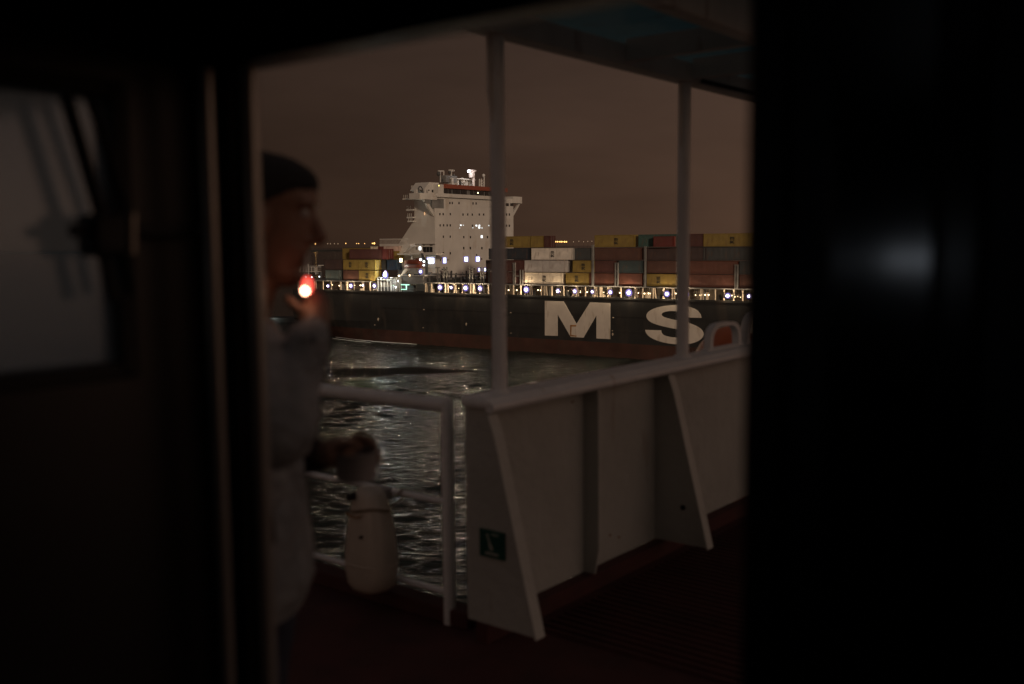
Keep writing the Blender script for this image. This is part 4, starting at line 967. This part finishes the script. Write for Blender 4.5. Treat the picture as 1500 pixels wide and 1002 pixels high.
# window beside the door
mb = MB(O); mb.box(WN0, WN1, TS + 0.02, TS + 0.026, WB, WT); mb.build('window_pane', 'tinted_glass', wh)
for a in ((WN1 - 0.012, WN1 + 0.015, WB - 0.015, WT + 0.015), (WN0 - 0.015, WN0 + 0.012, WB - 0.015, WT + 0.015), (WN0 + 0.012, WN1 - 0.012, WB - 0.015, WB + 0.010), (WN0 + 0.012, WN1 - 0.012, WT - 0.010, WT + 0.015)):
    wp('window_frame', (a[0], a[1], TS - 0.006, TS + 0.05, a[2], a[3]), 'rubber_black', 0.004)
wq = thing('window_latch', O(0.75, TS - 0.05, 1.62), 'black twin-lever latch silhouetted against the dim window beside the doorway', 'latch')
def wpt(x, y, t=TS - 0.04):
    d = ray(x, y); p = d * (t / (d @ OT)); return (p @ ON, t, p[2] + 1.62)
for a, b_, r in (((96, 138), (152, 330), 0.010), ((130, 138), (188, 318), 0.0075), ((142, 330), (166, 440), 0.009), ((178, 350), (193, 432), 0.0075)):
    mb = MB(O); mb.tube([wpt(*a), wpt(*b_)], r, 8); mb.build('lever_arm', 'rubber_black', wq, smooth=True)
mb = MB(O); p = wpt(156, 345); mb.box(p[0] - 0.03, p[0] + 0.025, p[1] - 0.02, p[1] + 0.03, p[2] - 0.03, p[2] + 0.03); mb.build('latch_case', 'rubber_black', wq, bevel=0.01)
mb = MB(O); mb.tube([wpt(104, 338), wpt(300, 340)], 0.009, 8); mb.build('pivot_bar', 'rubber_black', wq, smooth=True)
mb = MB(O); mb.tube([wpt(192, 312, TS - 0.055), wpt(192, 372, TS - 0.055)], 0.008, 12); mb.build('chrome_sleeve', 'frame_metal', wq, smooth=True)
# glowing panel added behind the camera to make the streak on the right jamb
streak_root = thing('streak_panel', O(-2.45, 1.2, 1.4), 'unseen glowing panel added to put a cool streak on the dark jamb', 'light panel')
mb = MB(O); mb.box(-2.49, -2.42, 0.97, 1.61, 1.44, 1.64); mb.build('streak_panel_case', 'cabin_dark', streak_root, bevel=0.01)
mb = MB(O); mb.box(-2.42, -2.417, 0.99, 1.58, 1.50, 1.58); mb.build('glow_face', 'streak_glow', streak_root)

# ================================================================== PERSON
PD = 2.05
foot = pix(360, 600, PD + 0.02); ploc = np.array([foot[0], foot[1], DECK])
person = thing('person', ploc, 'person in grey hoodie and jeans in profile outside the doorway, smoking, holding a tin', 'person')
def capsule(mb, pts, rad, seg=14):
    """tube with rounded ends"""
    P = [np.array(p, float) for p in pts]; R = list(rad)
    d0 = (P[0] - P[1]); d0 /= np.linalg.norm(d0); d1 = (P[-1] - P[-2]); d1 /= np.linalg.norm(d1)
    pp = [P[0] + d0 * R[0] * 0.98, P[0] + d0 * R[0] * 0.7] + P + [P[-1] + d1 * R[-1] * 0.7, P[-1] + d1 * R[-1] * 0.98]
    rr = [R[0] * 0.2, R[0] * 0.72] + R + [R[-1] * 0.72, R[-1] * 0.2]
    mb.tube([tuple(q) for q in pp], rr, seg)
def fused(mb, name, m, parent, voxel, smooth_it=6, wrinkle=0.0, wscale=8.0):
    me = mb.mesh(name, (0, 0, 0)); tmp = bpy.data.objects.new('tmp', me); col.objects.link(tmp)
    r = tmp.modifiers.new('r', 'REMESH'); r.mode = 'VOXEL'; r.voxel_size = voxel
    s = tmp.modifiers.new('s', 'SMOOTH'); s.iterations = smooth_it; s.factor = 0.5
    dg = bpy.context.evaluated_depsgraph_get(); out = bpy.data.meshes.new_from_object(tmp.evaluated_get(dg))
    bpy.data.objects.remove(tmp)
    L = np.array(root_loc(parent))
    for v in out.vertices:
        if wrinkle:
            q = Vector(v.co) * wscale; q.z *= 1.6
            v.co = v.co + v.normal * (wrinkle * (mnoise.noise(q) + 0.5 * mnoise.noise(q * 2.3)))
        v.co = v.co - Vector(L)
    out.update(); return link(name, out, m, parent, smooth=True)
# --- head (local: x forward, z up), tilted down a little
HC = pix(391, 322, PD)
tilt = radians(13)
def H(x, y, z):
    return HC + np.array([x * cos(tilt) + z * sin(tilt), y, -x * sin(tilt) + z * cos(tilt)])
head_tab = [(-0.128, 0.070, 0.015, 0.022), (-0.120, 0.088, -0.005, 0.036), (-0.100, 0.094, -0.030, 0.050), (-0.082, 0.089, -0.048, 0.057), (-0.070, 0.094, -0.060, 0.060), (-0.060, 0.097, -0.066, 0.062), (-0.054, 0.093, -0.070, 0.063), (-0.046, 0.099, -0.075, 0.065), (-0.034, 0.094, -0.080, 0.067), (-0.015, 0.093, -0.088, 0.070), (0.010, 0.090, -0.097, 0.073), (0.030, 0.086, -0.103, 0.075), (0.050, 0.094, -0.106, 0.076), (0.075, 0.092, -0.104, 0.075), (0.095, 0.078, -0.094, 0.068), (0.110, 0.055, -0.075, 0.053), (0.119, 0.025, -0.045, 0.032), (0.122, 0.0, -0.02, 0.012)]
def head_ring(z, xf, xb, hw, grow=0.0, nseg=28):
    cx, rx = (xf + xb) / 2, (xf - xb) / 2 + grow; out = []
    for k in range(nseg):
        a = 2 * pi * k / nseg; out.append((cx + rx * se(cos(a), 0.9), (hw + grow) * se(sin(a), 0.9), z))
    return out
mb = MB(H); mb.loft([head_ring(*r) for r in head_tab])
mb.tube([(0.080, 0, 0.040), (0.100, 0, 0.012), (0.116, 0, -0.012), (0.108, 0, -0.026)], [0.010, 0.012, 0.015, 0.012], 10)      # nose
for sy in (-1, 1):
    mb.ball((0.0, sy * 0.076, -0.003), (0.020, 0.010, 0.032), 12, 8); mb.ball((0.100, sy * 0.012, -0.022), 0.009, 8, 6)
    mb.tube([(0.086, sy * 0.012, 0.052), (0.088, sy * 0.035, 0.056), (0.072, sy * 0.055, 0.050)], [0.008, 0.009, 0.006], 8)   # brows
nk0 = pix(348, 478, PD + 0.0); jaw = H(0.005, 0, -0.075)
mb.fr = WORLD
capsule(mb, [tuple(pix(342, 515, PD)), tuple(nk0), tuple(jaw)], [0.074, 0.056, 0.050])
# torso and limbs under the clothes keep the body one mesh
sh = {'r': pix(348, 512, PD - 0.17), 'l': pix(356, 512, PD + 0.19)}
el = {'r': pix(408, 645, PD - 0.22), 'l': pix(392, 662, PD + 0.20)}
wr = {'r': pix(457, 488, PD - 0.10), 'l': pix(468, 668, PD + 0.10)}
hip = pix(350, 800, PD)
capsule(mb, [tuple(pix(352, 520, PD)), tuple(pix(352, 640, PD)), tuple(hip)], [0.10, 0.10, 0.10])
for k in 'rl':
    capsule(mb, [tuple(sh[k]), tuple(el[k])], [0.045, 0.036]); capsule(mb, [tuple(el[k]), tuple(wr[k])], [0.036, 0.026])
capsule(mb, [tuple(sh['r']), tuple(pix(352, 505, PD)), tuple(sh['l'])], [0.05, 0.07, 0.05])
legs = {'r': -0.10, 'l': 0.10}
for k, dy in legs.items():
    a = np.array([hip[0], hip[1] + dy, DECK + 0.88]); kn = np.array([hip[0] + (0.03 if k == 'r' else -0.04), hip[1] + dy * 1.2, DECK + 0.48]); an_ = np.array([hip[0] + (0.02 if k == 'r' else -0.09), hip[1] + dy * 1.3, DECK + 0.09])
    capsule(mb, [tuple(a), tuple(kn), tuple(an_)], [0.075, 0.05, 0.036])
    legs[k] = (a, kn, an_)
# right hand at the mouth (palm towards the face, fingers up around the cigarette)
def finger(pts, r0, r1):
    k = len(pts); capsule(mb, [tuple(pix(*p)) for p in pts], [r0 + (r1 - r0) * i / (k - 1) for i in range(k)], 10)
hd = PD - 0.035
capsule(mb, [tuple(wr['r']), tuple(pix(461, 468, hd - 0.03)), tuple(pix(462, 445, hd))], [0.026, 0.031, 0.030])
capsule(mb, [tuple(pix(459, 462, hd + 0.02)), tuple(pix(460, 440, hd + 0.03))], [0.027, 0.024])
finger([(459, 440, hd - 0.012), (453, 421, hd + 0.005), (441, 409, hd + 0.012), (433, 404, hd + 0.015)], 0.0095, 0.0075)      # index
finger([(463, 443, hd + 0.010), (459, 422, hd + 0.026), (447, 409, hd + 0.032), (436, 404, hd + 0.034)], 0.0098, 0.0078)      # middle
finger([(465, 447, hd + 0.030), (466, 429, hd + 0.046), (455, 421, hd + 0.054), (446, 426, hd + 0.056)], 0.0095, 0.0075)      # ring
finger([(465, 453, hd + 0.048), (467, 439, hd + 0.062), (459, 434, hd + 0.068), (452, 440, hd + 0.068)], 0.0085, 0.0065)      # little
finger([(453, 462, hd - 0.024), (436, 452, hd - 0.045), (421, 438, hd - 0.052)], 0.0115, 0.0090)                              # thumb
# left hand around the tin
ld = PD + 0.075
capsule(mb, [tuple(wr['l']), tuple(pix(488, 664, ld)), tuple(pix(503, 660, ld + 0.01))], [0.025, 0.030, 0.028])
finger([(508, 652, ld + 0.030), (524, 640, ld + 0.040), (541, 644, ld + 0.030), (551, 655, ld + 0.015)], 0.0098, 0.0078)
finger([(510, 656, ld + 0.045), (527, 648, ld + 0.062), (545, 654, ld + 0.055), (556, 664, ld + 0.040)], 0.0098, 0.0078)
finger([(508, 663, ld + 0.050), (526, 660, ld + 0.074), (545, 666, ld + 0.070), (556, 674, ld + 0.056)], 0.0095, 0.0075)
finger([(504, 670, ld + 0.048), (520, 672, ld + 0.074), (538, 679, ld + 0.076), (549, 685, ld + 0.066)], 0.0088, 0.0068)
finger([(500, 655, ld - 0.018), (511, 651, ld - 0.036), (525, 655, ld - 0.044)], 0.0118, 0.0088)
body_o = fused(mb, 'body', 'skin', person, 0.0055, 3)
# eyes, hair
for sy in (-1, 1):
    mb = MB(H); mb.ball((0.076, sy * 0.031, 0.030), 0.0125, 10, 8); mb.build('eye', 'eye_white', person, smooth=True)
mb = MB(H); hr = []
for z, xf, xb, hw in [(-0.055, -0.045, -0.082, 0.052), (-0.02, -0.020, -0.095, 0.070), (0.0, 0.010, -0.100, 0.076), (0.025, 0.020, -0.108, 0.080), (0.045, 0.030, -0.112, 0.082), (0.062, 0.052, -0.114, 0.082), (0.074, 0.078, -0.114, 0.081), (0.084, 0.090, -0.113, 0.081), (0.094, 0.089, -0.110, 0.079), (0.108, 0.080, -0.100, 0.072), (0.122, 0.064, -0.084, 0.060), (0.132, 0.030, -0.055, 0.040), (0.136, 0.0, -0.02, 0.014)]:
    hr.append([(p[0] + 0.0025 * mnoise.noise(Vector((p[0] * 90, p[1] * 90, z * 90))), p[1], p[2] - (0.30 * max(0.0, 0.09 - p[0]) if z < 0.09 else 0.0) + 0.006 * mnoise.noise(Vector((p[0] * 60, p[1] * 60, 5)))) for p in head_ring(z, xf, xb, hw, 0.0, 36)])
mb.loft(hr); mb.build('hair', 'hair', person, smooth=True)
# hoodie
mb = MB(WORLD); th_ = []
def tring(z, xb, xf, hw, nseg=32):
    """torso ring from picture columns"""
    a, b_ = pix(xb, z, PD), pix(xf, z, PD); cx, rx = (a[0] + b_[0]) / 2, (b_[0] - a[0]) / 2
    return [(cx + rx * se(cos(2 * pi * k / nseg), 0.8), a[1] + hw * se(sin(2 * pi * k / nseg), 0.8), a[2]) for k in range(nseg)]
for z, xb, xf, hw in [(872, 262, 448, 0.175), (850, 258, 455, 0.182), (800, 262, 450, 0.182), (740, 268, 443, 0.185), (680, 272, 437, 0.19), (620, 270, 432, 0.20), (580, 272, 410, 0.21), (556, 274, 396, 0.20), (536, 282, 384, 0.165), (522, 296, 374, 0.115), (510, 306, 366, 0.085)]:
    th_.append(tring(z, xb, xf, hw))
mb.loft(th_)
capsule(mb, [tuple(sh['r'] + np.array([0, .03, 0])), tuple(sh['r'] * 0.5 + el['r'] * 0.5), tuple(el['r'])], [0.078, 0.066, 0.058], 18)
capsule(mb, [tuple(el['r']), tuple(el['r'] * 0.5 + wr['r'] * 0.5), tuple(wr['r'] * 0.93 + el['r'] * 0.07), tuple(wr['r'])], [0.057, 0.052, 0.043, 0.036], 18)
capsule(mb, [tuple(sh['l'] - np.array([0, .03, 0])), tuple(el['l'])], [0.076, 0.058], 18)
# hood bunched at the nape
capsule(mb, [tuple(pix(318, 470, PD - 0.09)), tuple(pix(300, 478, PD)), tuple(pix(318, 470, PD + 0.09))], [0.035, 0.05, 0.035], 14)
hood = fused(mb, 'hoodie', 'hoodie_grey', person, 0.010, 4, 0.015, 11.0)
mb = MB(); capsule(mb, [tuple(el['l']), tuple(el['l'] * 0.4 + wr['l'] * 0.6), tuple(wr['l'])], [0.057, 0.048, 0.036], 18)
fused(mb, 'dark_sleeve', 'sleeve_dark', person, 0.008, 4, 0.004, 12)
# pocket slit and hem band
pk = [tuple(pix(389, 735, PD - 0.185)), tuple(pix(394, 765, PD - 0.188)), tuple(pix(402, 795, PD - 0.186))]
mb = MB(); mb.tube(pk, [0.006, 0.011, 0.005], 8); mb.build('pocket_opening', 'hole_dark', person, smooth=True)
mb = MB(); mb.loft([tring(884, 264, 444, 0.170), tring(866, 259, 450, 0.181)]); mb.build('hem_band', 'hoodie_grey', person, smooth=True)
# jeans and shoes
mb = MB()
for k, (a, kn, an_) in legs.items(): capsule(mb, [tuple(a), tuple(kn), tuple(an_ + np.array([0, 0, 0.0]))], [0.098, 0.072, 0.062], 18)
capsule(mb, [tuple(legs['r'][0] + np.array([0, .03, .05])), tuple(legs['l'][0] + np.array([0, -.03, .05]))], [0.115, 0.115], 18)
fused(mb, 'jeans', 'jeans', person, 0.011, 4, 0.007, 10)
for k, (a, kn, an_) in legs.items():
    mb = MB(); x, y = an_[0], an_[1]
    mb.loft([[(x + 0.05 + lx * se(cos(2 * pi * j / 20), 0.8), y + ly * se(sin(2 * pi * j / 20), 0.8), DECK + 0.002 + z) for j in range(20)] for z, lx, ly in ((0, 0.145, 0.046), (0.03, 0.148, 0.05), (0.06, 0.135, 0.046), (0.085, 0.09, 0.042))])
    mb.build('shoe', 'shoe_black', person, smooth=True)
# cigarette
c0 = H(0.095, -0.006, -0.052); c1 = pix(447, 426, PD - 0.095)
cg = thing('cigarette', c0, 'lit cigarette with a glowing red tip in the smoker\'s mouth', 'cigarette')
mb = MB(); mb.tube([tuple(c0 - (c1 - c0) * 0.1), tuple(c1 - (c1 - c0) * 0.06)], 0.004, 10); mb.build('paper', 'cigarette_paper', cg, smooth=True)
mb = MB(); mb.ball(tuple(c1), 0.0068, 8, 5); mb.build('ember', 'ember', cg)
mb = MB(); q = c1 + np.array([0.004, 0.004, 0.010]); mb.ball(tuple(q), (0.0105, 0.006, 0.017), 8, 5); mb.build('ember_edge', 'ember_edge', cg)
# tin
tcn = pix(522, 704, PD + 0.09)
tin = thing('tin_cup', tcn, 'small pale tin cup held out over the railing by the smoker', 'cup')
mb = MB(); seg = 28; prof = [(0.0, 0.030), (0.002, 0.040), (0.012, 0.0435), (0.058, 0.0455), (0.060, 0.0475), (0.064, 0.0475), (0.064, 0.043), (0.010, 0.040)]
mb.loft([[(tcn[0] + r * cos(2 * pi * k / seg), tcn[1] + r * sin(2 * pi * k / seg), tcn[2] + z) for k in range(seg)] for z, r in prof]); mb.build('cup_wall', 'tin_white', tin, smooth=True)

# only the real lamps, the ember and the added jamb panel act as sampled light sources; small glowing panes are just seen
for m_ in bpy.data.materials:
    if m_.name.startswith(('lamp_', 'lobby_', 'shore_')): m_.cycles.emission_sampling = 'NONE'
